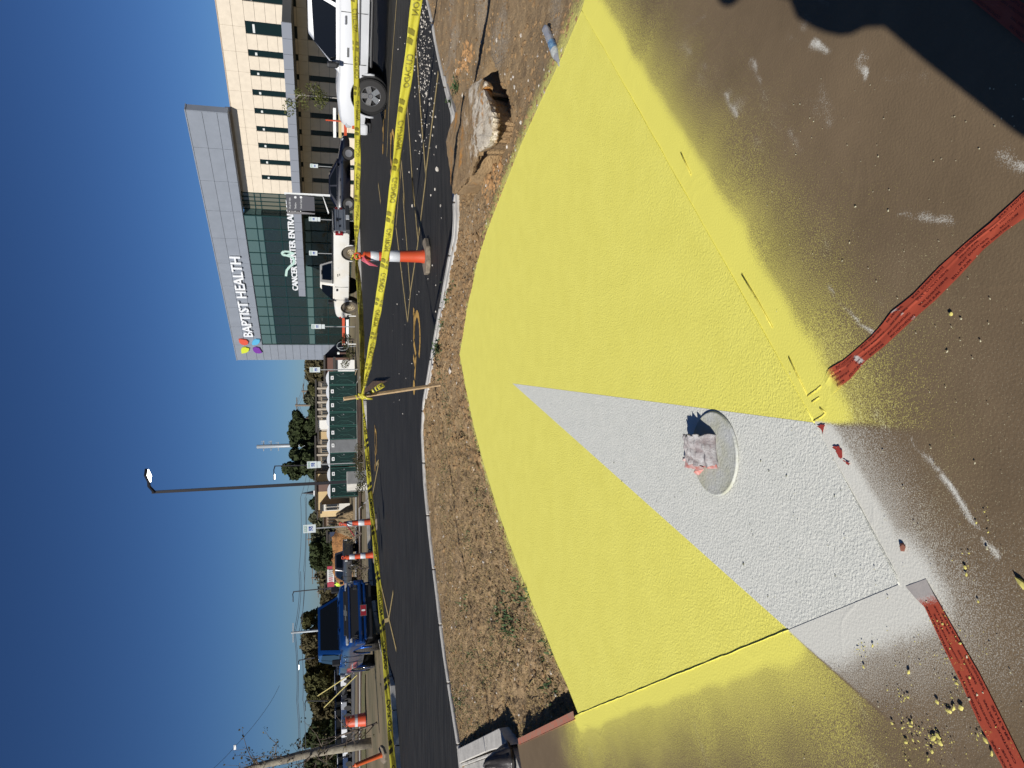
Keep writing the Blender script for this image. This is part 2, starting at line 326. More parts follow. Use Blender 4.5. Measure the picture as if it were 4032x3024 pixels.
def dirt_z0(X,Y,R_=None):
    th=np.arctan2(X,Y); rk=np.interp(th,kT,kR); r=np.hypot(X,Y); e=np.clip((rk-r)/.5,0,1)
    right=np.clip((th-.1)/.25,0,1); left=np.clip((-.03-th)/.1,0,1)
    base=-.055-.02*left-.04*np.exp(-((th+.48)/.07)**2)*np.clip((8.5-r)/2,0,1)
    rough=(.020+.022*np.exp(-((th-.02)/.18)**2))*(1-.45*right)+.018*left*np.clip((9.5-r)/1.5,0,1)
    n=(fbm(X*9,Y*9,5,1)-.5)*2*rough*.9+(fbm(X*34,Y*34,3,6)-.5)*.022*(1-.45*right)+(np.abs(fbm(X*28,Y*28,3,4)-.5))*-.028*(1-.6*right)+(fbm(X*2.1,Y*2.1,3,2)-.5)*.06
    ruts=-.02*np.clip(1-np.abs(fbm(X*3.2,Y*3.2,3,12)-.5)/.02,0,1)*(1-right)
    z=base+n+ruts; sd=linedist_slab(X,Y); nl=np.clip((np.hypot(X-Lc[0],Y-Lc[1])-.35)/.8,0,1); e2=np.exp(-(sd/.28)**2)*.97*nl; z=z*(1-e2)-.003*e2; z=np.minimum(z,-.002-.08*(1-nl)*np.clip(1-sd/.3,0,1)+np.maximum(sd-.02,0)*.5)
    return -.035*(1-e)+z*e
def dirt_attr(X,Y):
    d=linedist_slab(X,Y); n1=fbm(X*6,Y*6,3,44); y=np.clip(1-d/.30,0,1)*(.45+.9*n1)
    y=np.where(segdist(X,Y,Lc,P1)<.3,y*.6,y); y=y*.82
    gr=np.clip((fbm(X*1.3+4,Y*1.3,4,61)-.52)*5,0,1)*np.clip((np.arctan2(X,Y)-.12)/.2,0,1)*.30   # pale lime/cement dust on the right
    orr=np.clip(1-np.hypot(X-4.2,Y-8.2)/1.3,0,1)*np.clip((fbm(X*4,Y*4,4,71)-.38)*3,0,1)*.42
    orr=np.maximum(orr,np.clip(1-np.hypot(X-2.2,Y-6.8)/.9,0,1)*np.clip((fbm(X*5,Y*5,4,77)-.42)*3,0,1)*.4)
    return np.stack([y,gr,orr],-1)
m_dirt=paintmix('soil',srgb(162,138,104),srgb(114,94,68),5.5,1.0,55,[(.60,.55,.16),(.36,.32,.26),srgb(166,122,70)],fine=70,rough=.95,dist=.016)
smp=[(t,np.interp(t,sT,sR)-.35,np.interp(t,kT,kR)+.03) for t in ths]
dirt=polar(smp,'soil_strip',m_dirt,dirt_z,330,dirt_attr,1250); tag(dirt,kind='structure')
# kerb (two-piece: top and bright rolled edge)
def ribbon_prism(T,R,w0,w1,z0,z1,name,m,t0,t1,n=220):
    th=np.linspace(t0,t1,n); r=np.interp(th,T,R); mb=MB(); 
    P=[]
    for t,q in zip(th,r):
        for rr,z in((q+w0,z0),(q+w0,z1),(q+w1,z1),(q+w1,z0)): P.append((rr*math.sin(t),rr*math.cos(t),z))
    F=[]
    for i in range(n-1):
        for k in range(4): F.append((i*4+k,i*4+(k+1)%4,(i+1)*4+(k+1)%4,(i+1)*4+k))
    F+=[(0,1,2,3),((n-1)*4+3,(n-1)*4+2,(n-1)*4+1,(n-1)*4)]
    mb.add(P,F); return struct(mb,name,m)
kk=np.linspace(-.9,.9,60)
cuts=np.linspace(-.85,.85,24)
for i in range(len(cuts)-1):
    o=ribbon_prism(kT,kR,-.15,0,-.3,-.018,'kerb_section',m_curb,cuts[i]+.0006,cuts[i+1]-.0006,14)
    md=o.modifiers.new('b','BEVEL'); md.width=.015; md.segments=2; md.limit_method='ANGLE'; md.angle_limit=1
ribbon_prism(kT,kR,-.30,-.152,-.3,-.026,'pavement_edge',m_curb,-.02,.42)
# far edge of the lot
FPX=[(1566,3060),(1550,2860),(1540,2700),(1512,2600),(1478,2450),(1458,2300),(1451,2171),(1440,1900),(1434,1600),(1428,1400),(1420,1250),(1412,1000),(1406,800),(1400,500),(1396,0)]
fp=sorted([pol(g(x,y,-.02)) for x,y in FPX]); fT=np.array([q[0] for q in fp]); fR=np.array([q[1] for q in fp])
fT=np.concatenate([[-1.1],fT,[1.0]]); fR=np.concatenate([[fR[0]-3],fR,[fR[-1]+5]])
lot=polar([(t,np.interp(t,kT,kR)-.1,np.interp(t,fT,fR)+.1) for t in ths],'parking_lot',m_asph,lambda X,Y,R_:np.full(X.shape,AZ),60,None,500); tag(lot,kind='structure')
cuts=np.linspace(-.8,.8,40)
for i in range(len(cuts)-1): ribbon_prism(fT,fR,-.02,.16,-.3,0.0,'far_kerb_section',m_curb,cuts[i]+.0006,cuts[i+1]-.0006,8)
m_land=mat('land',srgb(128,112,84),.95,0,col2=srgb(92,86,58),scale=.35,bump=.6,bscale=3)
land=polar([(t,np.interp(t,fT,fR)+.14,1200) for t in np.linspace(-1.05,1.0,200)],'ground',m_land,lambda X,Y,R_:-.03+(np.vectorize(gz)(np.hypot(X,Y))+.03)*np.clip((R_-np.interp(np.arctan2(X,Y),fT,fR))/3,0,1),90,None,200,rexp=3.0); tag(land,kind='structure')
m=MB(); m.box((0,0,-1.5),(3200,3200,.2)); struct(m,'terrain',m_land)
def strip(rows,name,m,z=None,h=0.02,kind='structure',dz=.012):
    """rows: (y, xa, xb) px columns at depth where land is; builds a sheet over the land"""
    a=[];b=[]
    def gg(x,y):
        zz=-.06
        for _ in range(6): p=g(x,y,zz); zz=gz(math.hypot(p.x,p.y))
        return Vector((p.x,p.y,zz+dz+h))
    nn_=14; ys=[r[0] for r in rows]; xa=[r[1] for r in rows]; xb=[r[2] for r in rows]
    Yp=np.linspace(ys[0],ys[-1],nn_*2); P=[]
    K_=8
    for y in Yp:
        p0=gg(np.interp(y,ys,xa),y); p1=gg(np.interp(y,ys,xb),y)
        for k in range(K_+1):
            q=p0.lerp(p1,k/K_); q.z=gz(math.hypot(q.x,q.y))+dz+h; P.append(q)
    F=[(i*(K_+1)+k,(i+1)*(K_+1)+k,(i+1)*(K_+1)+k+1,i*(K_+1)+k+1) for i in range(len(Yp)-1) for k in range(K_)]
    mb=MB(); mb.add(P,F); o=mb.build(name,m); return tag(o,kind=kind)
m_mulch=mat('mulch',srgb(98,72,50),.95,0,col2=srgb(60,44,32),scale=3,bump=1,bscale=20,dist=.05)
m_grass=mat('lawn',srgb(96,100,58),.95,0,col2=srgb(110,96,62),scale=1.2,bump=.8,bscale=20,dist=.04)
m_tan=mat('gravel_verge',srgb(150,132,102),.95,0,var=.25,scale=2)
m_walk=mat('sidewalk',(.42,.40,.36),.9,0,var=.15,scale=2)
m_road2=mat('far_road_asphalt',(.10,.10,.10),.9,0,var=.2,scale=1)
# left land bands (px y from 3070 down to 2600)
strip([(3070,1391,1371),(2640,1391,1374),(2060,1372,1360)],'gravel_verge',m_tan)
strip([(3070,1419,1391),(2640,1414,1391),(2290,1398,1385)],'street',m_road2,dz=.02)
strip([(3070,1460,1421),(2640,1441,1418)],'lawn',m_grass,dz=.02)
strip([(3070,1470,1461),(2640,1449,1442),(2300,1433,1427),(1960,1422,1417)],'sidewalk',m_walk,dz=.05)
strip([(3070,1534,1474),(2700,1500,1455),(2560,1480,1449),(2200,1447,1434),(1500,1425,1410)],'planting_bed',m_mulch,dz=.03)
strip([(2300,1412,1402),(1960,1404,1396),(1450,1400,1394)],'road_edge',m_tan,dz=.03)
strip([(2300,1432,1425),(1960,1431,1424),(1480,1408,1402)],'walkway',m_walk,dz=.06)
# painted lines on the lot
def line(pts,w,mb,z=AZ+.004):
    P=[g(x,y,z) for x,y in pts]
    for a,b in zip(P,P[1:]):
        d=(b-a).normalized(); n=Vector((-d.y,d.x,0))*w/2
        if abs(n.y)>1e9: continue
        mb.add([a-n,b-n,b+n,a+n],[(0,1,2,3)])
c6=lambda x,y:(1200+x*.603,700+y*.603); c5=lambda x,y:(1200+x*.4822,y*.4822)
LN=[[c6(670,935),c6(595,320),c6(622,0),c5(765,1659),c5(790,1310)],
    [c6(672,935),c6(690,745),c6(735,450),c6(790,0),c5(990,1400),c5(1090,590)],
    [c6(688,740),c6(665,430),c6(640,110),c5(815,1659),c5(790,1330)],
    [c6(738,400),c6(700,0),c5(890,1659),c5(837,860)],
    [c5(985,1400),c5(945,900),c5(900,220),c5(885,60)],
    [c5(670,1280),c5(690,800),c5(750,0),c5(760,-100)],
    [c5(620,1659),c5(600,1500)],
    [(1455,2010),(1492,1815),(1480,1830)],[(1452,2090),(1492,2270),(1560,2560)],[(1500,2450),(1530,2440),(1548,2330)]]
for i,L in enumerate(LN):
    mb=MB(); 
    for k in range(len(L)-1):
        line(L[k:k+2],.10 if i<6 else .12,mb,AZ+.004+.0011*i)
    struct(mb,'painted_line',m_stripe)
m_sym=mat('symbol_paint',(.50,.30,.07),.8,0,var=.3,scale=10)
def symbol(c,ang,s=1.0):
    mb=MB(); c=Vector(c); ux=Vector((math.cos(ang),math.sin(ang),0)); uy=Vector((-ux.y,ux.x,0))
    def st(pts,w):
        for a,b in zip(pts,pts[1:]):
            a=c+ux*a[0]*s+uy*a[1]*s; b=c+ux*b[0]*s+uy*b[1]*s; d=(b-a).normalized(); n=Vector((-d.y,d.x,0))*w/2*s; mb.add([a-n,b-n,b+n,a+n],[(0,1,2,3)])
    st([(.35*math.cos(t)-.02,.35*math.sin(t)-.25) for t in np.linspace(-3.5,.6,14)],.11)
    st([(-.08,.45),(-.05,.05),(.30,.02),(.45,-.40),(.58,-.36)],.12); st([(-.06,.25),(.22,.24)],.10)
    mb.poly([c+ux*(.12*math.cos(t)-.08)*s+uy*(.12*math.sin(t)+.62)*s for t in np.linspace(0,6.0,12)])
    return struct(mb,'painted_wheelchair_symbol',m_sym)
symbol(g(*c6(725,1130),AZ+.006),math.radians(55),1.25)
symbol(g(*c5(710,1330),AZ+.016),math.radians(55),1.25)
symbol(g(*c5(643,980),AZ+.018),math.radians(55),1.25)
symbol(g(500+2165*.452,1400+815*.452,AZ+.016),math.radians(55),1.25)
# ================= HOSPITAL BUILDING =================
KB=1.35
_a=at(934,1418,57*KB); P0=np.array([_a.x,_a.y]); ZT=_a.z
_b=None
d=ray(730,434); t=(ZT-HC)/d[2]; _b=np.array([d[0]*t,d[1]*t]); UD=_b-P0; UD/=np.linalg.norm(UD); NN=np.array([UD[1],-UD[0]])
if NN@(-P0)<0: NN=-NN
def fac(x,y,off=0.):
    d=ray(x,y); p=P0-NN*off; t=(p@NN)/(d[:2]@NN); P=np.array([0,0,HC])+d*t; return (P[:2]-P0)@UD, P[2]
C1=lambda x,y:(700+x*.4822,y*.4822); C2=lambda x,y:(700+x*.4822,700+y*.4822)
hosp=thing('hospital_building','two-storey medical building with a silver sign box, green glass front and cream panelled wing','building',(P0[0],P0[1],0),math.atan2(UD[1],UD[0]))
# local frame: x = along facade, y = ? ; outward normal NN
_left=np.array([-UD[1],UD[0]]); SG=1 if (_left@NN)>0 else -1    # local +y*SG = outward
def Lp(s,out,z): return (s,SG*out,z)
def lbox(mb,s0,s1,o0,o1,z0,z1): mb.box(((s0+s1)/2,SG*(o0+o1)/2,(z0+z1)/2),(abs(s1-s0),abs(o1-o0),abs(z1-z0))); return mb
GB=-.9
sR_=fac(730,434)[0]; zB=(fac(*C2(692,1365))[1]+fac(*C2(527,312))[1])/2; sCol=fac(*C2(692,1365))[0]; sGl=fac(*C2(527,312))[0]
OFFC=.62*KB; RECESS=.12
m_silver=mat('silver_panel',(.24,.265,.305),.5,.1,var=.06,scale=1.2)
m_joint=mat('panel_joint',(.07,.075,.08),.8)
m_cream=mat('cream_panel',(.64,.56,.445),.8,0,var=.06,scale=2.5,bump=.25,bscale=12)
m_mull=mat('dark_green_mullion',(.015,.05,.05),.4,.3)
def glassmat(name,tint,tr,rough=.03):
    m=bpy.data.materials.new(name); m.use_nodes=True; n=m.node_tree.nodes; l=m.node_tree.links; n.remove(n['Principled BSDF'])
    o=n['Material Output']; t_=n.new('ShaderNodeBsdfTransparent'); t_.inputs[0].default_value=(*tint,1)
    df=n.new('ShaderNodeBsdfDiffuse'); df.inputs[0].default_value=(tint[0]*.35,tint[1]*.35,tint[2]*.35,1)
    a=n.new('ShaderNodeMixShader'); a.inputs[0].default_value=tr; l.new(df.outputs[0],a.inputs[1]); l.new(t_.outputs[0],a.inputs[2])
    gl=n.new('ShaderNodeBsdfGlossy'); gl.inputs['Roughness'].default_value=rough; gl.inputs[0].default_value=(.9,.95,.95,1)
    tc=n.new('ShaderNodeTexCoord'); nz=n.new('ShaderNodeTexNoise'); nz.inputs['Scale'].default_value=.7; l.new(tc.outputs['Object'],nz.inputs['Vector']); bp=n.new('ShaderNodeBump'); bp.inputs['Strength'].default_value=.35; bp.inputs['Distance'].default_value=.06; l.new(nz.outputs[0],bp.inputs['Height']); l.new(bp.outputs[0],gl.inputs['Normal'])
    fr=n.new('ShaderNodeFresnel'); fr.inputs[0].default_value=1.6; b=n.new('ShaderNodeMixShader'); l.new(fr.outputs[0],b.inputs[0]); l.new(a.outputs[0],b.inputs[1]); l.new(gl.outputs[0],b.inputs[2]); l.new(b.outputs[0],o.inputs[0])
    return m
m_glass=glassmat('teal_glass',(.36,.52,.50),.86); m_glass2=glassmat('spandrel_glass',(.24,.40,.38),.12); m_glass2b=glassmat('tan_reflection_tint_glass',(.42,.42,.33),.10,.05); m_win=glassmat('dark_window_glass',(.10,.14,.15),.55)  # tan glass: reflection of sunlit cream wall put into the pane colour
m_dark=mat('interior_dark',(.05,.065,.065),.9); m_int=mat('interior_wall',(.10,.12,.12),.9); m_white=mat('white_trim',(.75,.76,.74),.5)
# sign box body
mb=MB(); lbox(mb,0,sR_,-.42*KB,-.05,zB,ZT-.02); lbox(mb,0,sCol,-.42*KB,-.05,GB,zB); mb.build('backing_frame',m_joint,hosp)
def panel(s0,s1,z0,z1,out=0,m_=None,th=.05,name='panel',parent=None,gap=.012,bev=0):
    mb=MB(); lbox(mb,s0+gap,s1-gap,out-th,out,z0+gap,z1-gap); return mb.build(name,m_ or m_silver,parent or hosp)
rows=[zB,zB+(ZT-zB)*.26,zB+(ZT-zB)*.62,ZT]
colS=np.linspace(sCol,sR_,10)
for j in range(3):
    panel(0,sCol,rows[j],rows[j+1])
    for i in range(9): panel(colS[i],colS[i+1],rows[j],rows[j+1])
zr=np.linspace(GB,zB,13)
for i in range(12): panel(0,sCol,zr[i],zr[i+1])
mb=MB(); lbox(mb,-.06,sR_+.08,-.44*KB,.03,ZT,ZT+.07); mb.build('roof_coping',m_silver,hosp)
mb=MB(); lbox(mb,sR_,sR_+.05,-.42*KB,0,zB,ZT); mb.build('side_panel',m_silver,hosp)
mb=MB(); lbox(mb,sCol,sR_-.02,-.40*KB,-.06,zB-.03,zB); mb.build('soffit',m_silver,hosp)
# curtain wall
sM=[fac(*C2(590,y))[0] for y in (1285,1210,1137,1060,980,890,803,713,617,520,422)]; sM=[sCol]+sM+[sGl]
zM=[fac(*C2(x,1300))[1] for x in (760,800,920,1070,1120,1230,1345)]; zM=[zB-.03]+zM
for i,s in enumerate(sM):
    mb=MB(); lbox(mb,s-.035,s+.035,-RECESS-.06,-RECESS+.05,GB,zB-.03); mb.build('mullion',m_mull,hosp)
for z in zM[1:]:
    mb=MB(); lbox(mb,sCol+.04,sGl-.04,-RECESS-.05,-RECESS+.03,z-.03,z+.03); mb.build('transom',m_mull,hosp)
zz=zM+[GB]
for i in range(len(sM)-1):
    for j in range(len(zz)-1):
        sp=j in(0,1,4) 
        mb=MB(); lbox(mb,sM[i]+.036,sM[i+1]-.036,-RECESS-.02,-RECESS-.005,zz[j+1]+.031,zz[j]-.031); mb.build('glass_pane',m_glass2 if sp else m_glass,hosp)
sG2=fac(*C2(550,118),OFFC)[0]
# recessed glass bays between the lobby corner and the cream wing
sR2=np.linspace(sGl,sG2,5)
for i in range(5): mb=MB(); lbox(mb,sR2[i]-.03,sR2[i]+.03,-OFFC-.06,-OFFC+.05,GB,zB); mb.build('mullion',m_mull,hosp)
for z in zM[1:]: mb=MB(); lbox(mb,sGl,sG2,-OFFC-.05,-OFFC+.03,z-.03,z+.03); mb.build('transom',m_mull,hosp)
for i in range(4):
    for j in range(len(zz)-1): mb=MB(); lbox(mb,sR2[i]+.031,sR2[i+1]-.031,-OFFC-.02,-OFFC-.005,zz[j+1]+.031,zz[j]-.031); mb.build('glass_pane',m_glass2b,hosp)
# short glass return at the corner
dC=OFFC
for k in range(1):
    o0=-RECESS; o1=-dC
    mb=MB(); mb.box((sGl,SG*o1,(GB+zB)/2),(.07,.07,zB-GB)); mb.build('mullion',m_mull,hosp)
    for j in range(len(zz)-1):
        mb=MB(); lbox(mb,sGl-.01,sGl+.01,o0-.04,o1+.04,zz[j+1]+.031,zz[j]-.031); mb.build('glass_pane',m_glass2 if j in(0,1,4) else m_glass,hosp)
# interior
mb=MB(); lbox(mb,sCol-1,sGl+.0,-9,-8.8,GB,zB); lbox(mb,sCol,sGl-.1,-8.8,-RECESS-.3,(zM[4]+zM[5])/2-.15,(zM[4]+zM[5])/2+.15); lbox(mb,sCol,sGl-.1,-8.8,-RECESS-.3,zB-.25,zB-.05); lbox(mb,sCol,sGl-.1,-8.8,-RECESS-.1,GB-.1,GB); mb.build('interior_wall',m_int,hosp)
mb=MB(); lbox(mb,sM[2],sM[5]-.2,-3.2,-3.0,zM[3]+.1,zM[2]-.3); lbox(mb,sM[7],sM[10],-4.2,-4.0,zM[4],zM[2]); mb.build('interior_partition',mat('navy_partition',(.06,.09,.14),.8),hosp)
for px_,py_ in ((860,1325),(800,885),(730,340)):
    s=fac(*C2(px_,py_),1.0)[0]; mb=MB(); mb.cyl(Lp(s,-1.0,GB),Lp(s,-1.0,zM[2]-.4),.17,n=14); mb.build('lobby_column',m_white,hosp,smooth=True)
for q in range(9):
    mb=MB(); mb.box((sM[4]+.2-q*.42,SG*-2.2,zM[4]-.2-q*.3),(.5,.9,.06)); mb.build('stair_step',m_int,hosp)
for k in range(7):
    s=sM[1]+1+k*2.1; mb=MB(); lbox(mb,s,s+1.2,-1.9,-1.6,zM[2]-.42,zM[2]-.36); mb.build('ceiling_light',mat('lit_ceiling_light',(.8,.9,.8),.5,emit=1.6),hosp)
# cream wing
lerp_=lambda a,b,t:a+(b-a)*t
zc_core=fac(*C1(948,1440),OFFC)[1]-.55*KB-.85; zC=fac(*C1(310,0),OFFC)[1]; sEnd=fac(*C1(310,-260),OFFC)[0]; OC=-OFFC
mb=MB(); lbox(mb,sG2+.03,sEnd,OC-6,OC-.07,GB,zC-.02); mb.build('wing_core',m_joint,hosp)
mb=MB(); lbox(mb,sG2,sEnd,OC-6,OC+.02,zC,zC+.06); mb.build('roof_coping',mat('tan_coping',(.42,.33,.24),.6),hosp)
mb=MB(); lbox(mb,sG2+.03,sR_-.5,OC-.5,OC-.07,zC-.3,zB+.3); lbox(mb,sGl,sG2+.03,OC-.5,OC-.07,zB-.03,zB+.3); mb.build('upper_wall',m_cream,hosp)
zWt=fac(*C1(685,1430),OFFC)[1]; zWb=fac(*C1(948,1440),OFFC)[1]-.55*KB
wins=[(165,270),(400,455),(567,615),(727,775),(880,925),(1027,1070),(1165,1207),(1300,1340),(1428,1465)]
W=[]
for a,b in wins:
    xx=523+(685-523)*((a-165)/(1428-165)); W.append((fac(*C1(xx,b),OFFC)[0],fac(*C1(xx,a),OFFC)[0]))
wd=W[0]; st_=(W[1][0]-W[-1][0])/7*1.42; W=[(wd[0]+st_*k,wd[1]+st_*k) for k in (3,2,1)]+W
W=sorted(W); zG1=zWb-1.35*KB*.8; zG0=GB+.35
zUp=[zWt,(zWt+zC)/2-.02,zC]
edges=[sG2]+[ (a+b)/2 for a,b in W]+[sEnd]
for i in range(len(edges)-1):
    for j in range(2): panel(edges[i],edges[i+1],zUp[j],zUp[j+1],OC,m_cream,.06,gap=.008)
piers=[(sG2,W[0][0])]+[(W[i][1],W[i+1][0]) for i in range(len(W)-1)]+[(W[-1][1],sEnd)]
zlev=np.concatenate([np.linspace(GB,zWb,7)[:-1],np.linspace(zWb,zWt,6)])
RL=0; SH=-.92*RL; OLw=OC-RL
nup=6
for a,b in piers:
    for j in range(nup,len(zlev)-1): panel(a,b,zlev[j],zlev[j+1],OC,m_cream,.06,gap=.008)
    panel(a,b,zWb-.62,zWb,OC,m_cream,.06,gap=.008)
    for j in range(nup-1): panel(a+SH,b+SH,lerp_(GB,zWb-.62,j/5),lerp_(GB,zWb-.62,(j+1)/5),OLw,m_cream,.06,gap=.008)
m_blind=mat('white_blind',(.6,.62,.6),.7)
for a,b in W:
    panel(a,b,zWb-.62,zWb,OC,m_cream,.06,gap=.008)
    for z0,z1,dd,sh in((zWb,zWt,OC,0),(GB+.1,zWb-.7,OLw,SH)):
        f=MB(); lbox(f,a+sh,b+sh,dd-.065,dd-.045,z0,z1); f=f.build('window',mat('window_frame_dark',(.02,.025,.025),.5),hosp)
        q=MB(); lbox(q,a+.03+sh,b-.03+sh,dd-.043,dd-.038,z0+.03,z1-.03); q.build('pane',mat('dark_pane',(.006,.016,.016),.2,spec=.3),f)
        if z0>zWb-.01:
            q=MB(); lbox(q,a+.08,b-.2,OC-.036,OC-.03,z1-.55,z1-.42); q.build('blind',m_blind,f)
# canopy along the wing
CP=2.7*KB
zc1=fac(*C1(830,0),-CP)[1]; sc0=fac(*C2(1050,970),-CP)[0]; zc0=zc1-.42*KB
mb=MB(); lbox(mb,sc0,sEnd,OC+.02,CP-.05,zc0+.03,zc1-.04); mb.build('canopy',m_joint,hosp)
cs=np.linspace(sc0,sEnd,26)
for i in range(25): panel(cs[i],cs[i+1],zc0,zc1,CP,mat('canopy_panel',(.27,.29,.33),.4,.2),.05)
# lettering
m_letter=mat('white_sign_letter',(.72,.74,.76),.4)
def letters(txt,s0,s1,z0,z1,out,name='letter',th=.10):
    tot=text_mesh(txt,1); xs=[p[0] for p in tot[0]]; ys=[p[1] for p in tot[0]]; sx=(s1-s0)/(max(xs)-min(xs)); sy=(z1-z0)/max(ys); x0=min(xs)
    # cursor advance by measuring prefixes
    for i,ch in enumerate(txt):
        if ch==' ': continue
        pv,_=text_mesh(txt[:i+1],1); v,f=text_mesh(ch,1,extrude=.08,bold=.012)
        right=max(p[0] for p in pv); cr=max(p[0] for p in v); sh=right-cr
        mb=MB(); mb.add([Lp(s0+(p[0]+sh-x0)*sx,out+p[2]*th/.08*.5,z0+p[1]*sy) for p in v],f); mb.build(name,m_letter,hosp)
b0=fac(*C2(612,1285)); b1=fac(*C2(510,635)); bt=fac(*C2(540,1285))
letters('BAPTIST HEALTH',b0[0],b1[0],(b0[1]+b1[1])/2,bt[1],.14)
k0=fac(*C2(1018,925),-CP); k1=fac(*C2(970,290),-CP); kt=fac(*C2(973,925),-CP)
ww=(k1[0]-k0[0])
letters('CANCER CENTER ENTRANCE',k0[0],k0[0]+ww*22/19.5,zc1+.02,zc1+.02+(kt[1]-k0[1]),CP-.1)
# four-leaf emblem
def leaf(px_pts,col,nm):
    mb=MB(); P=[fac(*C2(x,y)) for x,y in px_pts]; mb.prism([Lp(s,.04,z) for s,z in P],Vector(Lp(0,.12,0))); o=mb.build('emblem_leaf',mat(nm,col,.4),hosp); o['label']=nm.replace('_',' ')+' of the sign emblem'
leaf([(497,1312),(520,1310),(560,1316),(577,1330),(570,1352),(545,1358),(520,1350),(503,1335)],(.62,.09,.05),'red_leaf')
leaf([(522,1425),(517,1395),(530,1378),(555,1376),(585,1385),(575,1410),(555,1420),(535,1424)],(.55,.62,.04),'yellow_green_leaf')
leaf([(605,1345),(615,1322),(640,1310),(670,1312),(668,1335),(650,1352),(630,1357),(610,1355)],(.10,.38,.60),'sky_blue_leaf')
leaf([(612,1385),(640,1375),(665,1380),(690,1420),(660,1425),(635,1420),(618,1405)],(.17,.04,.30),'purple_leaf')
# green awareness ribbon over the canopy
c3=lambda x,y:(1050+x*.2712,700+y*.2712)
rib=[(400,1095),(330,1068),(255,1062),(222,1085),(240,1118),(300,1122),(355,1098),(400,1085)]
rib2=[(250,1105),(310,1130),(380,1150),(400,1200),(385,1245),(330,1290),(290,1340),(280,1420)]
for R_ in (rib,rib2):
    P=[fac(*c3(x,y),-CP+.1) for x,y in R_]; mb=MB(); n=len(P)
    for i in range(n-1):
        (s0,z0),(s1,z1)=P[i],P[i+1]; dx,dz=s1-s0,z1-z0; q=math.hypot(dx,dz); nx,nz=-dz/q*.09,dx/q*.09
        mb.prism([Lp(s0-nx,CP-.1,z0-nz),Lp(s0+nx,CP-.1,z0+nz),Lp(s1+nx,CP-.1,z1+nz),Lp(s1-nx,CP-.1,z1-nz)],Vector(Lp(0,.06+.001*i,0)))
    mb.build('ribbon_emblem',mat('pale_green_ribbon',(.42,.58,.52),.5),hosp)
# ================= VEHICLES =================
m_tyre=mat('tyre_rubber',(.022,.021,.02),.85,0,bump=.5,bscale=60); m_tyred=mat('dusty_tyre_rubber',(.09,.075,.055),.9)
m_chrome=mat('chrome',(.62,.62,.64),.16,1.0); m_steel=mat('dusty_steel_rim',(.45,.38,.26),.5,.4); m_black=mat('black_plastic',(.015,.015,.016),.5)
m_cg=mat('car_glass',(.004,.005,.006),.06,0,spec=.35); m_arch=mat('wheel_arch_black',(.006,.006,.006),.9)
m_red=mat('tail_light_red',(.22,.006,.012),.2,coat=.6); m_amb=mat('amber_lens',(.45,.09,.02),.2,coat=1); m_head=mat('headlight_lens',(.55,.58,.6),.08,.4,coat=1)
def wheel(parent,x,y,r,w,side,rimm,spokes=5,tm=None,steer=0):
    t=MB(); t.lathe([(r*.60,-w/2),(r*.72,-w*.5),(r*.93,-w*.47),(r,-w*.36),(r,w*.36),(r*.93,w*.47),(r*.72,w*.5),(r*.60,w/2),(r*.60,-w/2)],axis='Y',n=40)
    nt_=44
    for k in range(nt_):     # tread blocks
        a=2*math.pi*k/nt_
        for yy in(-w*.33,0,w*.33):
            c=Vector((r*math.cos(a),yy,r*math.sin(a))); t.box(c,(.012,w*.26,r*.09),rot=Matrix.Rotation(-a,3,'Y'))
    wo=t.build('wheel',tm or m_tyre,parent,loc=(x,y,r)); wo.rotation_euler=(0,0,steer)
    s=side; q=MB(); q.lathe([(r*.62,-w*.4),(r*.62,s*w*.44),(r*.57,s*w*.44),(r*.53,s*w*.2),(r*.53,-s*w*.3)],axis='Y',n=36)
    if spokes:
        for k in range(spokes):
            a=2*math.pi*k/spokes+.3
            ra,rb=r*.10,r*.56; wa,wb=r*.13,r*.17
            P=[]
            for yy in (s*w*.20,s*w*.36):
                for rr,ww,dy in((ra,wa,0),(rb,wb,s*w*.04)):
                    for sg in(-1,1): P.append((rr*math.cos(a)-sg*ww*math.sin(a),yy+dy*.5,rr*math.sin(a)+sg*ww*math.cos(a)))
            q.add(P,[(0,1,3,2),(4,6,7,5),(0,4,5,1),(2,3,7,6),(0,2,6,4),(1,5,7,3)])
        q.lathe([(.001,s*w*.42),(r*.12,s*w*.42),(r*.15,s*w*.36),(r*.15,s*w*.1)],axis='Y',n=18)
        q.build('rim',rimm,wo,smooth=True,auto=35)
        b=MB(); b.lathe([(.001,s*w*.06),(r*.53,s*w*.06)],axis='Y',n=24); b.build('brake_disc',m_arch,wo)
    else:
        q.lathe([(r*.55,s*w*.1),(r*.42,s*w*.30),(r*.28,s*w*.22),(r*.22,s*w*.40),(.001,s*w*.42)],axis='Y',n=30); q.build('rim',rimm,wo,smooth=True,auto=40)
        h=MB()
        for k in range(8):
            a=2*math.pi*k/8; h.cyl((r*.37*math.cos(a),s*w*.24,r*.37*math.sin(a)),(r*.37*math.cos(a),s*w*.30,r*.37*math.sin(a)),r*.055,n=8)
        h.build('rim_hole',m_arch,wo)
    return wo
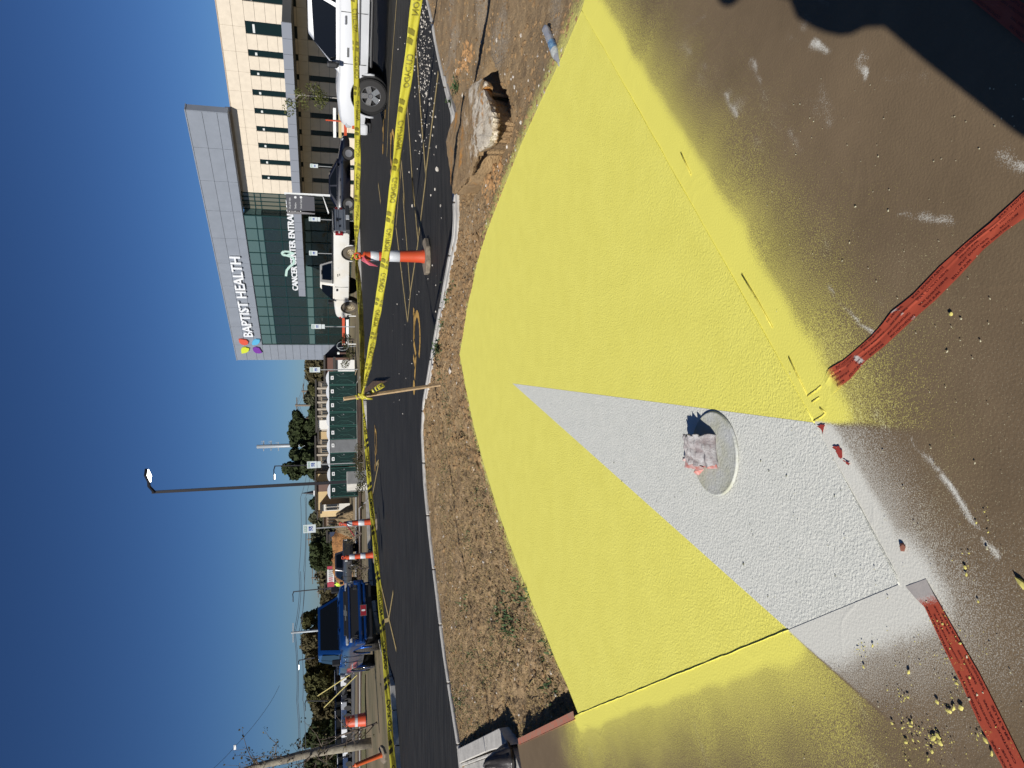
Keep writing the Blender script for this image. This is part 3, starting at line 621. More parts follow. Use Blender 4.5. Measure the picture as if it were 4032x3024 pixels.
def loft_body(secs,arches,name,m_,parent,n_side=7):
    """secs: (x, zbot, ztop, wbot, wmid, wtop) ; ring with rounded shoulders; arches (x, zc, r)"""
    mb=MB(); N=None
    def sm(x):
        return x
    for (x,zb,zt,wb,wm,wt) in secs:
        h=zt-zb; half=[(0,zb),(wb*.85,zb),(wb,zb+.05*h),(wb+(wm-wb)*.8,zb+.30*h),(wm,zb+.55*h),(wm*.995,zb+.72*h),(wt+(wm-wt)*.35,zb+.93*h),(wt-.03,zt-.012*1),(wt*.80,zt+.012),(0,zt+.022)]
        ring=[(x,y,z) for y,z in half]+[(x,-y,z) for y,z in half[-2:0:-1]]
        N=len(ring); mb.v+=ring
    K=len(secs)
    for i in range(K-1):
        for k in range(N): mb.f.append((i*N+k,i*N+(k+1)%N,(i+1)*N+(k+1)%N,(i+1)*N+k))
    mb.f.append(tuple(range(N))); mb.f.append(tuple((K-1)*N+k for k in range(N))[::-1])
    o=mb.build(name,m_,None)
    if arches:
        c=MB()
        for (x,zc,r) in arches: c.cyl((x,-1.6,zc),(x,1.6,zc),r,n=40)
        co=c.build('cut',m_arch,None); md=o.modifiers.new('b','BOOLEAN'); md.operation='DIFFERENCE'; md.object=co; md.solver='EXACT'
        dg=bpy.context.evaluated_depsgraph_get(); me=bpy.data.meshes.new_from_object(o.evaluated_get(dg)); bpy.data.objects.remove(co); old=o.data; o.modifiers.clear(); o.data=me; bpy.data.meshes.remove(old)
    me=o.data; me.polygons.foreach_set('use_smooth',[True]*len(me.polygons)); me.set_sharp_from_angle(angle=math.radians(32)); o.parent=parent
    return o
def greenhouse(name,m_,parent,b,t):
    """b,t: (xr,xf,hw,z)"""
    mb=MB(); P=[]
    for (xr,xf,hw,z) in (b,t):
        c=.10 if z==t[3] else .04
        P+=[(xr+c,-hw,z),(xf-c,-hw,z),(xf,-hw+c*1.3,z),(xf,hw-c*1.3,z),(xf-c,hw,z),(xr+c,hw,z),(xr,hw-c,z),(xr,-hw+c,z)]
    F=[(i,(i+1)%8,8+(i+1)%8,8+i) for i in range(8)]+[tuple(range(8))[::-1],tuple(range(8,16))]
    mb.add(P,F); o=mb.build(name,m_,parent,smooth=True,auto=30); md=o.modifiers.new('b','BEVEL'); md.width=.06; md.segments=3; md.limit_method='ANGLE'; md.angle_limit=math.radians(30)
    return o
def lerp(a,b,t): return a+(b-a)*t
def glass_side(parent,b,t,pts,side,name='side_window',m_=None,o=.012):
    P=[]
    for u,v in pts:
        x=lerp(lerp(b[0],b[1],u),lerp(t[0],t[1],u),v); hw=lerp(b[2],t[2],v); z=lerp(b[3],t[3],v); P.append((x,side*(hw+o),z))
    mb=MB(); mb.prism(P,(0,side*.01,0)); return mb.build(name,m_ or m_cg,parent)
def glass_end(parent,b,t,front,name,u0=.06,u1=.94,v0=.08,v1=.9):
    i=1 if front else 0; P=[]
    for u,v in((u0,v0),(u1,v0),(u1-.03,v1),(u0+.03,v1)):
        hw=lerp(b[2],t[2],v); x=lerp(b[i],t[i],v)+(.014 if front else -.014); P.append((x,lerp(-hw,hw,u),lerp(b[3],t[3],v)))
    mb=MB(); mb.prism(P,(.008 if front else -.008,0,0)); return mb.build(name,m_cg,parent)
def bx(parent,name,m_,c,d,bev=0,rz=0): return MB().box(c,d,rz).build(name,m_,parent,bevel=bev)
def place(root,p,u,z=AZ): root.location=(p[0],p[1],z); root.rotation_euler=(0,0,math.atan2(u[1],u[0]))

def pickup(root,paint,L=5.9,wb=3.7,hw=1.0,r=.40,zbelt=1.22,zhood=1.18,zroof=1.95,bedz=1.30,cab=(0.15,1.75),rimm=None,spokes=5,tyrem=None,zb=.52,oh=.95,crew=True,bed=True,rimw=.27,front='plain',arch_r=.50,steer=0,bedext=None):
    xf=wb/2+oh; xr=xf-L; fx=wb/2; rx=-wb/2
    rimm=rimm or m_chrome
    c0,c1=cab   # cab rear/front base x
    S_=[(xr,zb+.10,bedz-.02,hw*.90,hw*.95,hw*.93),(xr+.06,zb,bedz,hw*.93,hw*.985,hw*.95),(rx-arch_r,zb,bedz,hw*.95,hw,hw*.955),(rx+arch_r,zb-.02,bedz,hw*.95,hw,hw*.955),(c0-.03,zb-.03,bedz,hw*.95,hw,hw*.955),
        (c0,zb-.03,zbelt,hw*.95,hw,hw*.95),(c1-.25,zb-.03,zbelt,hw*.95,hw,hw*.95),(c1+.05,zb-.02,zbelt-.01,hw*.95,hw,hw*.93),(fx+.1,zb,zhood,hw*.95,hw*.995,hw*.90),(xf-.30,zb+.02,zhood-.05,hw*.93,hw*.97,hw*.86),(xf-.10,zb+.04,zhood-.10,hw*.88,hw*.94,hw*.82),(xf,zb+.08,zhood-.20,hw*.80,hw*.88,hw*.76)]
    loft_body(S_,[(fx,r,arch_r),(rx,r,arch_r)],'body',paint,root)
    for x in(fx,rx):
        for s in(-1,1):
            mb=MB(); mb.cyl((x,s*(hw-.42),r+.05),(x,s*(hw-.12),r+.05),arch_r-.01,n=28); mb.build('wheel_well',m_arch,root)
            # flare
            ts=np.linspace(-.15,math.pi+.15,18); mb=MB(); mb.tube([(x+(arch_r+.01)*math.cos(t),s*(hw-.035),r+(arch_r+.01)*math.sin(t)) for t in ts],.032,6); mb.build('fender_flare',paint,root,smooth=True)
            wheel(root,x,s*(hw-.17),r,rimw,s,rimm,spokes,tyrem,steer if x==fx else 0)
    zt=zroof; b=(c0-.02,c1+.32,hw*.93,zbelt-.03); t=(c0+.10,c1-.55,hw*.76,zt)
    greenhouse('cab',paint,root,b,t)
    if bed:
        b2=MB(); b2.box(((xr+.1+c0-.1)/2,0,bedz+.03),(c0-.12-(xr+.1),hw*1.62,.02)); b2.build('bed_opening',m_arch,root)
        for s in(-1,1): bx(root,'bed_rail',m_black,((xr+c0)/2,s*hw*.90,bedz+.035),(c0-xr-.1,.09,.04),.01)
    for s in(-1,1):
        if crew:
            glass_side(root,b,t,[(.06,.14),(.40,.14),(.40,.88),(.09,.86)],s); glass_side(root,b,t,[(.44,.14),(.90,.14),(.97,.30),(.985,.82),(.44,.88)],s)
        else: glass_side(root,b,t,[(.12,.12),(.88,.12),(.93,.24),(1.0,.80),(.90,.88),(.14,.88)],s)
        bx(root,'door_seam',m_black,((c0+c1)/2 if crew else c0+.12,s*(hw-.0),(zb+zbelt)/2),(.012,.02,(zbelt-zb)*.86))
        bx(root,'door_seam',m_black,(c1+.0,s*(hw-.002),(zb+zbelt)/2),(.012,.02,(zbelt-zb)*.8))
        hx=[(c0+c1)/2-.62,(c0+c1)/2+.18] if crew else [c0+.32]
        for x in hx: bx(root,'door_handle',m_chrome if crew else m_black,(x,s*(hw+.015),zbelt-.16),(.2 if crew else .14,.05,.045 if crew else .09),.015)
        mb=MB(); mb.box((c1+.02,s*(hw+.14),zbelt+.16),(.13,.2,.26)); mo=mb.build('side_mirror',m_black,root,bevel=.03)
        bx(root,'mirror_arm',m_black,(c1+.05,s*(hw+.0),zbelt+.03),(.06,.16,.05))
    glass_end(root,b,t,True,'windshield'); glass_end(root,b,t,False,'rear_window',.14,.86,.2,.85)
    return dict(xf=xf,xr=xr,fx=fx,rx=rx,hw=hw,zb=zb,zbelt=zbelt,b=b,t=t)
# --- white crew-cab pickup, near right
m_wp=mat('white_car_paint',(.54,.55,.56),.35,0,coat=.4)
wt=thing('pickup_truck','white crew-cab pickup with chrome five-spoke wheel, cropped by the photo\'s edge beside the tape','pickup truck',group='pickup trucks on the lot')
D=pickup(wt,m_wp,L=5.9,wb=3.75,hw=1.0,r=.425,zbelt=1.24,zhood=1.28,zroof=1.98,cab=(-1.25,1.12),zb=.50,oh=.88,arch_r=.53,rimw=.29)
for s in(-1,1):
    bx(wt,'side_trim',mat('grey_trim',(.10,.10,.10),.5),(-.02,s*(1.012),.74),(2.3,.03,.035),.008)
    bx(wt,'running_board',m_black,(-.1,s*(1.03),.44),(2.5,.16,.07),.03)
    bx(wt,'running_board_step',m_chrome,(.65,s*(1.09),.475),(.45,.06,.02)); bx(wt,'running_board_step',m_chrome,(-.6,s*(1.09),.475),(.45,.06,.02))
    bx(wt,'mud_flap',m_black,(D['fx']-.50,s*.90,.50),(.03,.22,.34))
    mb=MB(); mb.box((D['xf']-.10,s*.80,1.0),(.20,.24,.14)); mb.build('headlight',m_head,wt,bevel=.03); bx(wt,'turn_signal',m_amb,(D['xf']-.09,s*.83,.86),(.22,.19,.08),.02)
    bx(wt,'badge',m_chrome,(.85,s*1.01,1.02),(.22,.02,.045))
bx(wt,'front_bumper',m_wp,(D['xf']+.02,0,.62),(.30,1.92,.30),.07); bx(wt,'bumper_valance',m_black,(D['xf']-.02,0,.44),(.26,1.7,.12),.03)
bx(wt,'grille',m_chrome,(D['xf']-.005,0,.96),(.06,1.2,.3),.02); bx(wt,'grille_mesh',m_black,(D['xf']+.02,0,.96),(.04,1.08,.22))
FW=Vector((7.63,18.73)); u=Vector((-.80,.60)).normalized()
# left side (driver) of the truck faces the camera
n_=Vector((-u.y,u.x)); ctr=FW-u*D['fx']-n_*(D['hw']-.04) if n_.dot(-FW)>0 else FW-u*D['fx']+n_*(D['hw']-.04); place(wt,ctr,u)
# --- old white single-cab pickup with grey tailgate
m_ow=mat('aged_white_paint',(.62,.62,.60),.45,0,coat=.2,col2=(.58,.55,.48),scale=.9)
ot=thing('pickup_truck','old white single-cab pickup, rust-stained, with a grey tailgate and red tail light','pickup truck',group='pickup trucks on the lot')
D=pickup(ot,m_ow,L=5.9,wb=3.8,hw=.98,r=.41,zbelt=1.25,zhood=1.22,zroof=1.93,bedz=1.27,cab=(.25,1.30),rimm=m_steel,spokes=0,tyrem=m_tyred,crew=False,zb=.50,arch_r=.50,oh=.9)
m_tg=mat('grey_tailgate',(.26,.28,.31),.4,.2)
bx(ot,'tailgate',m_tg,(D['xr']-.02,0,.95),(.06,1.60,.56),.015)
for z in(.80,1.02,1.12): bx(ot,'tailgate_rib',mat('grey_tailgate_dark',(.16,.17,.19),.4),(D['xr']-.055,0,z),(.012,1.5,.018))
bx(ot,'tailgate_cap',m_black,(D['xr']-.02,0,1.25),(.10,1.6,.05),.01); bx(ot,'tailgate_handle',m_black,(D['xr']-.06,0,1.08),(.03,.22,.1),.01); bx(ot,'tailgate_badge',m_black,(D['xr']-.058,.45,.96),(.012,.14,.07)); bx(ot,'tailgate_badge',m_black,(D['xr']-.058,-.05,.95),(.012,.12,.08))
for s in(-1,1): 
    tl=bx(ot,'tail_light',m_red,(D['xr']+.02,s*.88,1.0),(.13,.19,.36),.02); bx(ot,'reverse_lens',m_white,(D['xr']-.052,s*.89,1.0),(.01,.13,.07))
bx(ot,'rear_bumper',mat('dark_bumper',(.05,.05,.05),.5),(D['xr']-.12,0,.60),(.22,1.85,.2),.03); bx(ot,'licence_plate',m_white,(D['xr']-.24,.0,.60),(.015,.32,.16)); bx(ot,'hitch',m_black,(D['xr']-.22,.05,.44),(.2,.12,.1))
bx(ot,'front_bumper',m_black,(D['xf'],0,.58),(.2,1.8,.22),.04)
for s in(-1,1): bx(ot,'turn_signal',m_red,(D['xf']-.1,s*.86,.92),(.16,.16,.1),.02); bx(ot,'fuel_door',m_tg,(-.95,s*.985,1.04),(.01,.02,.03)); bx(ot,'bed_badge',m_black,(-.45,s*.985,1.06),(.18,.015,.03)); bx(ot,'bed_badge',m_black,(-.5,s*.985,.97),(.12,.015,.03))
bx(ot,'cab_marker',m_black,(D['t'][0]-.06,0,1.84),(.02,.3,.05))
RW=Vector((6.48,34.96)); u=Vector((-.61,.79)).normalized(); n_=Vector((-u.y,u.x)); n_=n_ if n_.dot(-RW)>0 else -n_
place(ot,RW-u*D['rx']-n_*(D['hw']-.04),u)
# --- blue pickup facing the camera
m_bl=mat('metallic_blue_paint',(.008,.065,.26),.28,.7,coat=1)
bt=thing('pickup_truck','metallic blue pickup facing the camera, black grille and red-trimmed front plate','pickup truck',group='pickup trucks on the lot')
D=pickup(bt,m_bl,L=5.9,wb=3.7,hw=1.06,r=.42,zbelt=1.30,zhood=1.38,zroof=2.05,bedz=1.36,cab=(-1.05,1.05),zb=.52,arch_r=.52,oh=.95,rimw=.30,steer=-.30,tyrem=mat('grey_dusty_tyre',(.06,.055,.05),.9))
xf=D['xf']
bx(bt,'grille',m_black,(xf-.01,0,.93),(.12,1.62,.42),.03); bx(bt,'grille_bar',m_bl,(xf+.04,0,1.04),(.06,1.66,.07),.02); bx(bt,'upper_grille',m_black,(xf-.04,0,1.16),(.10,1.4,.12),.02)
bx(bt,'front_bumper',m_bl,(xf+.07,0,.70),(.20,1.95,.12),.04); bx(bt,'lower_bumper',m_bl,(xf+.05,0,.55),(.20,1.80,.10),.04); bx(bt,'valance',m_black,(xf-.02,0,.42),(.2,1.7,.2),.03); bx(bt,'bumper_gap',m_black,(xf+.03,0,.62),(.16,1.5,.1))
for s in(-1,1):
    bx(bt,'headlight',m_head,(xf-.10,s*.84,1.12),(.24,.28,.09),.03); bx(bt,'lower_headlight',m_head,(xf-.03,s*.84,1.00),(.14,.16,.08),.02)
    bx(bt,'fog_light_vent',m_black,(xf+.02,s*.84,.84),(.16,.26,.13),.02); 
    for k in range(5): bx(bt,'vent_slat',m_chrome,(xf+.105,s*.84+(-.1+.05*k),.84),(.008,.008,.11))
    bx(bt,'hood_crease',m_bl,(1.9,s*.45,1.385),(1.4,.10,.03),.014); bx(bt,'bumper_corner',m_bl,(xf-.02,s*.93,.72),(.34,.16,.34),.05)
    bx(bt,'mirror_glass',m_chrome,(1.0,s*1.22,1.48),(.02,.14,.18))
mb=MB(); mb.add([(xf+.05,y,z) for y,z in((-.26,1.18),(-.10,1.18),(-.07,1.215),(.11,1.215),(.08,1.18),(.26,1.18),(.22,1.14),(.07,1.14),(.04,1.105),(-.12,1.105),(-.09,1.14),(-.22,1.14))],[tuple(range(12))]); mb.build('grille_emblem',m_chrome,bt)
bx(bt,'licence_plate',mat('plate_red',(.30,.02,.03),.4),(xf+.185,0,.60),(.012,.32,.17)); bx(bt,'plate_frame',m_chrome,(xf+.178,0,.60),(.012,.36,.21)); bx(bt,'plate_mark',m_white,(xf+.193,0,.60),(.006,.05,.11))
bk=Vector((-.50,.866)).normalized(); u=-bk
place(bt,Vector((-7.30,23.1))+bk*xf,u)
# --- dark sedan
m_navy=mat('navy_car_paint',(.003,.004,.010),.22,.0,coat=.7)
sd=thing('sedan_car','dark blue-black sedan parked side-on between the two white pickups','car')
hw=.90; fx,rx=1.38,-1.36
loft_body([(-2.38,.42,.88,hw*.74,hw*.82,hw*.70),(-2.25,.34,.98,hw*.84,hw*.92,hw*.78),(-1.9,.28,1.02,hw*.90,hw*.98,hw*.83),(-1.2,.24,.97,hw*.92,hw,hw*.90),(0,.22,.94,hw*.92,hw,hw*.92),(.9,.24,.93,hw*.92,hw,hw*.90),(1.5,.26,.84,hw*.90,hw*.98,hw*.80),(2.05,.28,.74,hw*.82,hw*.90,hw*.70),(2.3,.34,.62,hw*.66,hw*.74,hw*.58)],[(fx,.32,.38),(rx,.32,.38)],'body',m_navy,sd)
b=(-1.75,1.10,hw*.90,.92); t=(-.95,.18,hw*.66,1.42); greenhouse('cabin',m_navy,sd,b,t)
for s in(-1,1):
    glass_side(sd,b,t,[(.16,.15),(.46,.15),(.44,.86),(.22,.80)],s); glass_side(sd,b,t,[(.50,.15),(.90,.15),(.78,.86),(.50,.88)],s)
    for x in(fx,rx):
        wheel(sd,x,s*.78,.33,.21,s,mat('grey_alloy',(.25,.25,.26),.35,.8),10); MB().cyl((x,s*.45,.34),(x,s*.82,.34),.37,n=24).build('wheel_well',m_arch,sd)
    bx(sd,'headlight',m_head,(1.98,s*.66,.64),(.36,.16,.12),.04); bx(sd,'tail_light',m_red,(-2.28,s*.66,.82),(.14,.24,.14),.03); bx(sd,'door_handle',m_navy,(-.05,s*.905,.80),(.16,.03,.03)); bx(sd,'door_handle',m_navy,(-1.0,s*.905,.82),(.16,.03,.03)); bx(sd,'side_mirror',m_navy,(.72,s*.97,.98),(.14,.18,.11),.03)
glass_end(sd,b,t,True,'windshield'); glass_end(sd,b,t,False,'rear_window')
u=Vector((.945,-.325)).normalized(); place(sd,Vector((11.85,40.9)),u)
# --- dark grey SUV behind
m_gr=mat('charcoal_car_paint',(.055,.055,.058),.3,.3,coat=.8)
sv=thing('pickup_truck','charcoal grey pickup with its tail towards the camera, behind the blue pickup','pickup truck',group='pickup trucks on the lot')
D=pickup(sv,m_gr,L=5.4,wb=3.3,hw=.95,r=.38,zbelt=1.15,zhood=1.1,zroof=1.80,bedz=1.2,cab=(-.9,.9),arch_r=.46,bed=False)
bx(sv,'tailgate',m_gr,(D['xr']-.01,0,.92),(.05,1.5,.5),.02); bx(sv,'rear_bumper',m_black,(D['xr']-.05,0,.56),(.16,1.7,.2),.03)
for s in(-1,1): bx(sv,'tail_light',m_white,(D['xr']-.0,s*.84,.98),(.06,.12,.2),.01)
p=at(1400,2222,57); u=Vector((-.60,.80)).normalized(); place(sv,Vector((p.x,p.y)),u,gz(57)+.02)
# ================= NEAR OBJECTS =================
def gd(x,y,z=0):   # point of the soil strip seen at that pixel
    zz=-.05
    for _ in range(4):
        p=g(x,y,zz); zz=float(dirt_z(np.array([p.x]),np.array([p.y]))[0])
    return Vector((p.x,p.y,zz+z))
m_or=mat('orange_plastic',(.55,.06,.018),.5,0,col2=(.47,.075,.02),scale=9); m_refl=mat('reflective_white_sleeve',(.50,.52,.54),.4,0,bump=.4,bscale=90)
m_rubber=mat('dusty_rubber_base',(.20,.165,.12),.9,0,var=.3,scale=14,bump=.5,bscale=40)
def channelizer(name,label,base,top,bands=((.40,.54),(.68,.79)),r0=.105,r1=.065,basew=.31,z=0,lab=True,group='orange channelizer posts',handle=True,mo=None):
    base=Vector(base); top=Vector(top); h=(top-base).length; q=Vector((0,0,1)).rotation_difference((top-base).normalized())
    t=thing(name,label,'traffic channelizer',base,0,group); t.rotation_mode='QUATERNION'; t.rotation_quaternion=q
    R_=lambda z:lerp(r0,r1,z/h)
    b=MB(); n=8; P=[]
    pts=[(basew*math.cos(2*math.pi*(k+.5)/n)*(1.0),basew*math.sin(2*math.pi*(k+.5)/n)*.85) for k in range(n)]
    b.prism([(x,y,-.0) for x,y in pts],(0,0,.075)); b.build('rubber_base',m_rubber,t,bevel=.015)
    c=MB(); zs=[.075,.10]+list(np.linspace(.14,h*.86,9)); prof=[(r0*1.06,.075),(r0*1.05,.10)]+[(R_(z),z) for z in zs[2:]]
    zt=h*.86; prof+=[(R_(zt)*1.02,zt+.01),(R_(zt)*.75,zt+.03),(.022,zt+.04),(.02,h*.95)]
    c.lathe(prof,n=28); c.build('post',mo or m_or,t,smooth=True,auto=40)
    for a,b_ in bands:
        s=MB(); s.lathe([(R_(h*a)+.001,h*a),(R_(h*a)+.004,h*a+.004),(R_(h*b_)+.004,h*b_-.004),(R_(h*b_)+.001,h*b_)],n=28); s.build('reflective_sleeve',m_refl,t,smooth=True)
    if handle:
        s=MB(); s.tube([(-.035,0,h*.93),(-.05,0,h*.965),(-.03,0,h),(.03,0,h),(.05,0,h*.965),(.035,0,h*.93)],.014,8); s.box((0,0,h*.93),(.09,.05,.03)); s.build('top_handle',mo or m_or,t,smooth=True)
    return t
cb=g(1688,1010,AZ); ct=Vector((2.10,11.5,1.07))
channelizer('channelizer_cone','orange channelizer post with white bands on a dusty base, tape knotted at its top',cb,(cb.x-.03,cb.y,1.06))
m_pinkrib=mat('pink_flagging',(.55,.10,.14),.5)
mb=MB(); 
for k in range(4): mb.tube([(cb.x-.05-.02*k,cb.y-.10,.93+.01*k),(cb.x-.13-.02*k,cb.y-.13,.88-.015*k),(cb.x-.16-.015*k,cb.y-.12,.80-.03*k)],[.008,.010,.004],5)
tag(mb.build('flagging_ribbon',m_pinkrib),'pink flagging ribbon ends hanging from the top of the channelizer post','ribbon')
# stake
m_wood=mat('pale_wood',(.52,.38,.22),.8,0,col2=(.40,.28,.15),scale=9,bump=.3,bscale=50)
sb=Vector((0.01,9.78,-.08)); tie=Vector((-.135,9.45,1.06)); sdir=(tie-sb).normalized(); stp=sb+sdir*((1.30+.08)/sdir.z)
mb=MB(); q=Vector((0,0,1)).rotation_difference(sdir); R_=(q.to_matrix()@Matrix.Rotation(.6,3,'Z')); mb.box((sb+stp)/2,(.036,.036,(stp-sb).length),rot=R_)
tag(mb.build('wooden_stake',m_wood,bevel=.002),'leaning wooden stake in the soil strip holding the caution tapes','stake')
# ---- caution tape
m_tape=mat('yellow_tape',(.50,.46,.045),.45,0,col2=(.42,.38,.04),scale=7); m_tape2=mat('yellow_tape_dull',(.42,.37,.04),.5,0,col2=(.30,.27,.035),scale=7)
m_ink=mat('black_tape_ink',(.012,.012,.01),.5); m_inkf=mat('faded_tape_ink',(.20,.18,.03),.5)
def tape(name,label,pts,sag,width,m_,ink,mirror,twist,start=0.,tw0=.2,n=160):
    pts=[Vector(p) for p in pts]; L=[(pts[i+1]-pts[i]).length for i in range(len(pts)-1)]; T_=sum(L)
    def C(s):
        s0=s
        for i,l in enumerate(L):
            if s<=l or i==len(L)-1:
                t=s/l; p=pts[i].lerp(pts[i+1],t); p=p-Vector((0,0,sag*4*t*(1-t)*l*.02)); return p
            s-=l
    def fr(s):
        p=C(s); d=(C(min(s+.02,T_))-C(max(s-.02,0))).normalized(); up=Vector((0,0,1)); side=d.cross(up).normalized(); upn=side.cross(d).normalized()
        a=tw0+twist*math.sin(s*1.9+start)+.12*math.sin(s*5.3); wv=upn*math.cos(a)+side*math.sin(a); nn_=d.cross(wv).normalized(); 
        wob=side*.010*math.sin(s*3.1)+side*.004*math.sin(s*11)
        return p+wob,d,wv,nn_
    K=6; me=MB()
    for i in range(n+1):
        p,d,wv,nn_=fr(T_*i/n); ws=width*min(1,.25+3.0*i/n*2.2,.25+3.0*(n-i)/n*2.2+ (1 if name.endswith('free') else 0))
        for k in range(K):
            v=k/(K-1)-.5; me.v.append(tuple(p+wv*(v*ws)+nn_*(.006*math.sin(v*9+i*.35)*1.0)))
    for i in range(n):
        for k in range(K-1): me.f.append((i*K+k,(i+1)*K+k,(i+1)*K+k+1,i*K+k+1))
    o=me.build('barrier_tape',m_,smooth=True); tag(o,label,'caution tape',group='yellow caution tape')
    md=o.modifiers.new('s','SOLIDIFY'); md.thickness=.0006; md.offset=0
    s=.25; k=0; words=['CAUTION','CUIDADO']; tms={}
    ink_mb=MB()
    toC=None
    while s<T_-.45:
        wd_=words[k%2]
        if wd_ not in tms:
            v,f=text_mesh(wd_,1,bold=.02); mx=max(q[0] for q in v); my=max(q[1] for q in v); tms[wd_]=([(q[0]/mx,q[1]/my) for q in v],f)
        v,f=tms[wd_]; Lw=.30
        for side_ in (1,-1):
            P=[]
            for a,b_ in v:
                ss=s+(a if not mirror else 1-a)*Lw; p,d,wv,nn_=fr(ss); P.append(p+wv*((b_-.5)*width*.62)+nn_*(side_*.004+.006*math.sin((b_-.5)*.62*9+ss/T_*n*.35)))
            ink_mb.add(P,f)
            ss0=s+Lw+.05
            for j in range(2):
                P=[]
                for a,b_ in((0,-.5),(.045,-.5),(.085,.5),(.04,.5)): 
                    p,d,wv,nn_=fr(ss0+a+j*.075); P.append(p+wv*(b_*width*.98)+nn_*(side_*.004+.006*math.sin(b_*.98*9+(ss0+a)/T_*n*.35)))
                ink_mb.add(P,[(0,1,2,3)])
        s+=Lw+.30; k+=1
    ink_mb.build('printed_text',ink,o)['kind']='stuff'
    return o
p1=Vector((2.08,11.62,1.03))
tape('t','yellow caution tape strung from the stake to the orange channelizer post',[tie,p1],.6,.075,m_tape2,m_inkf,True,.25,0,.25,90)
far_e=Vector((3.82,8.87,1.16)); far_end=p1+(far_e-p1)*1.75
tape('t','upper caution tape running from the channelizer post towards the white crew-cab pickup',[p1,far_end],.5,.085,m_tape,m_inkf,True,.2,1.5,.3,110)
ne=[tie,Vector((1.0,7.8,.93)),Vector((2.33,6.08,.855)),Vector((2.86,5.38,.815)),Vector((4.0,3.9,.75))]
tape('t','lower caution tape sagging from the stake past the cone, above the big slab of rubble',ne,.25,.085,m_tape,m_inkf,True,.22,.4,.15,220)
le=[tie,Vector((-1.30,8.84,1.01)),Vector((-3.4,6.9,.95)),Vector((-4.9,5.5,.93))]
tape('t','yellow and black caution tape running from the stake past the blue pickup',le,.2,.055,m_tape,m_ink,False,.12,2.2,.1,240)
# knots
kn=MB()
for k in range(5):
    a=k*1.3; kn.tube([tie+Vector((.035*math.cos(a+j*.9),.035*math.sin(a+j*.9),-.05+.022*k+.006*j)) for j in range(8)],.014,6)
kn.tube([tie+Vector((.02,-.03,0)),tie+Vector((-.03,-.06,-.06)),tie+Vector((-.035,-.05,-.13))],[.012,.018,.016],6)
tag(kn.build('tape_knot',m_tape,smooth=True),'yellow tape knotted round the leaning wooden stake','tape knot')
kn=MB(); kn.tube([tie+Vector((.03,-.02,-.04)),tie+Vector((.05,-.04,-.09)),tie+Vector((.02,-.03,-.12))],[.015,.02,.015],6); tag(kn.build('tape_loop',m_ink,smooth=True),'black printed loop of tape below the knot on the stake','tape')
f0=tie+Vector((.05,-.02,-.11)); f1=tie+Vector((.15,-.03,-.28)); d=(f1-f0).normalized(); sdv=d.cross(Vector((0,-1,0))).normalized()
mb=MB(); 
for i in range(6):
    t=i/5; p=f0.lerp(f1,t); w_=lerp(.018,.036,min(1,t*1.6)); mb.v+= [tuple(p-sdv*w_+Vector((0,.004*math.sin(i*2),0))),tuple(p+sdv*w_)]
for i in range(5): mb.f.append((2*i,2*i+1,2*i+3,2*i+2))
o=tag(mb.build('loose_tape_end',m_tape,smooth=True),'short loose tape end hanging from the knot on the stake','tape')
md=o.modifiers.new('s','SOLIDIFY'); md.thickness=.001
q=MB(); v,f=text_mesh('UIC',1,bold=.02); mx=max(a[0] for a in v); my=max(a[1] for a in v)
q.add([f0.lerp(f1,.62+.33*(a[0]/mx))+sdv*((a[1]/my-.5)*.045)*-1+Vector((0,-.004,0)) for a in v],f)
for t0 in(.22,.42): q.add([f0.lerp(f1,t0)-sdv*.03+Vector((0,-.003,0)),f0.lerp(f1,t0+.12)-sdv*.032+Vector((0,-.003,0)),f0.lerp(f1,t0+.12)+sdv*.03+Vector((0,-.003,0)),f0.lerp(f1,t0)+sdv*.026+Vector((0,-.003,0))],[(0,1,2,3)])
q.build('printed_text',m_ink,o)['kind']='stuff'
# yarn of the knot on the cone
kn=MB()
for k in range(5):
    a=k*1.1; kn.tube([p1+Vector((.04*math.cos(a+j*.8),.04*math.sin(a+j*.8)-.10,-.05+.018*k+.008*j)) for j in range(8)],.013,6)
tag(kn.build('tape_knot',m_tape,smooth=True),'yellow tape knotted round the top of the channelizer post','tape knot')
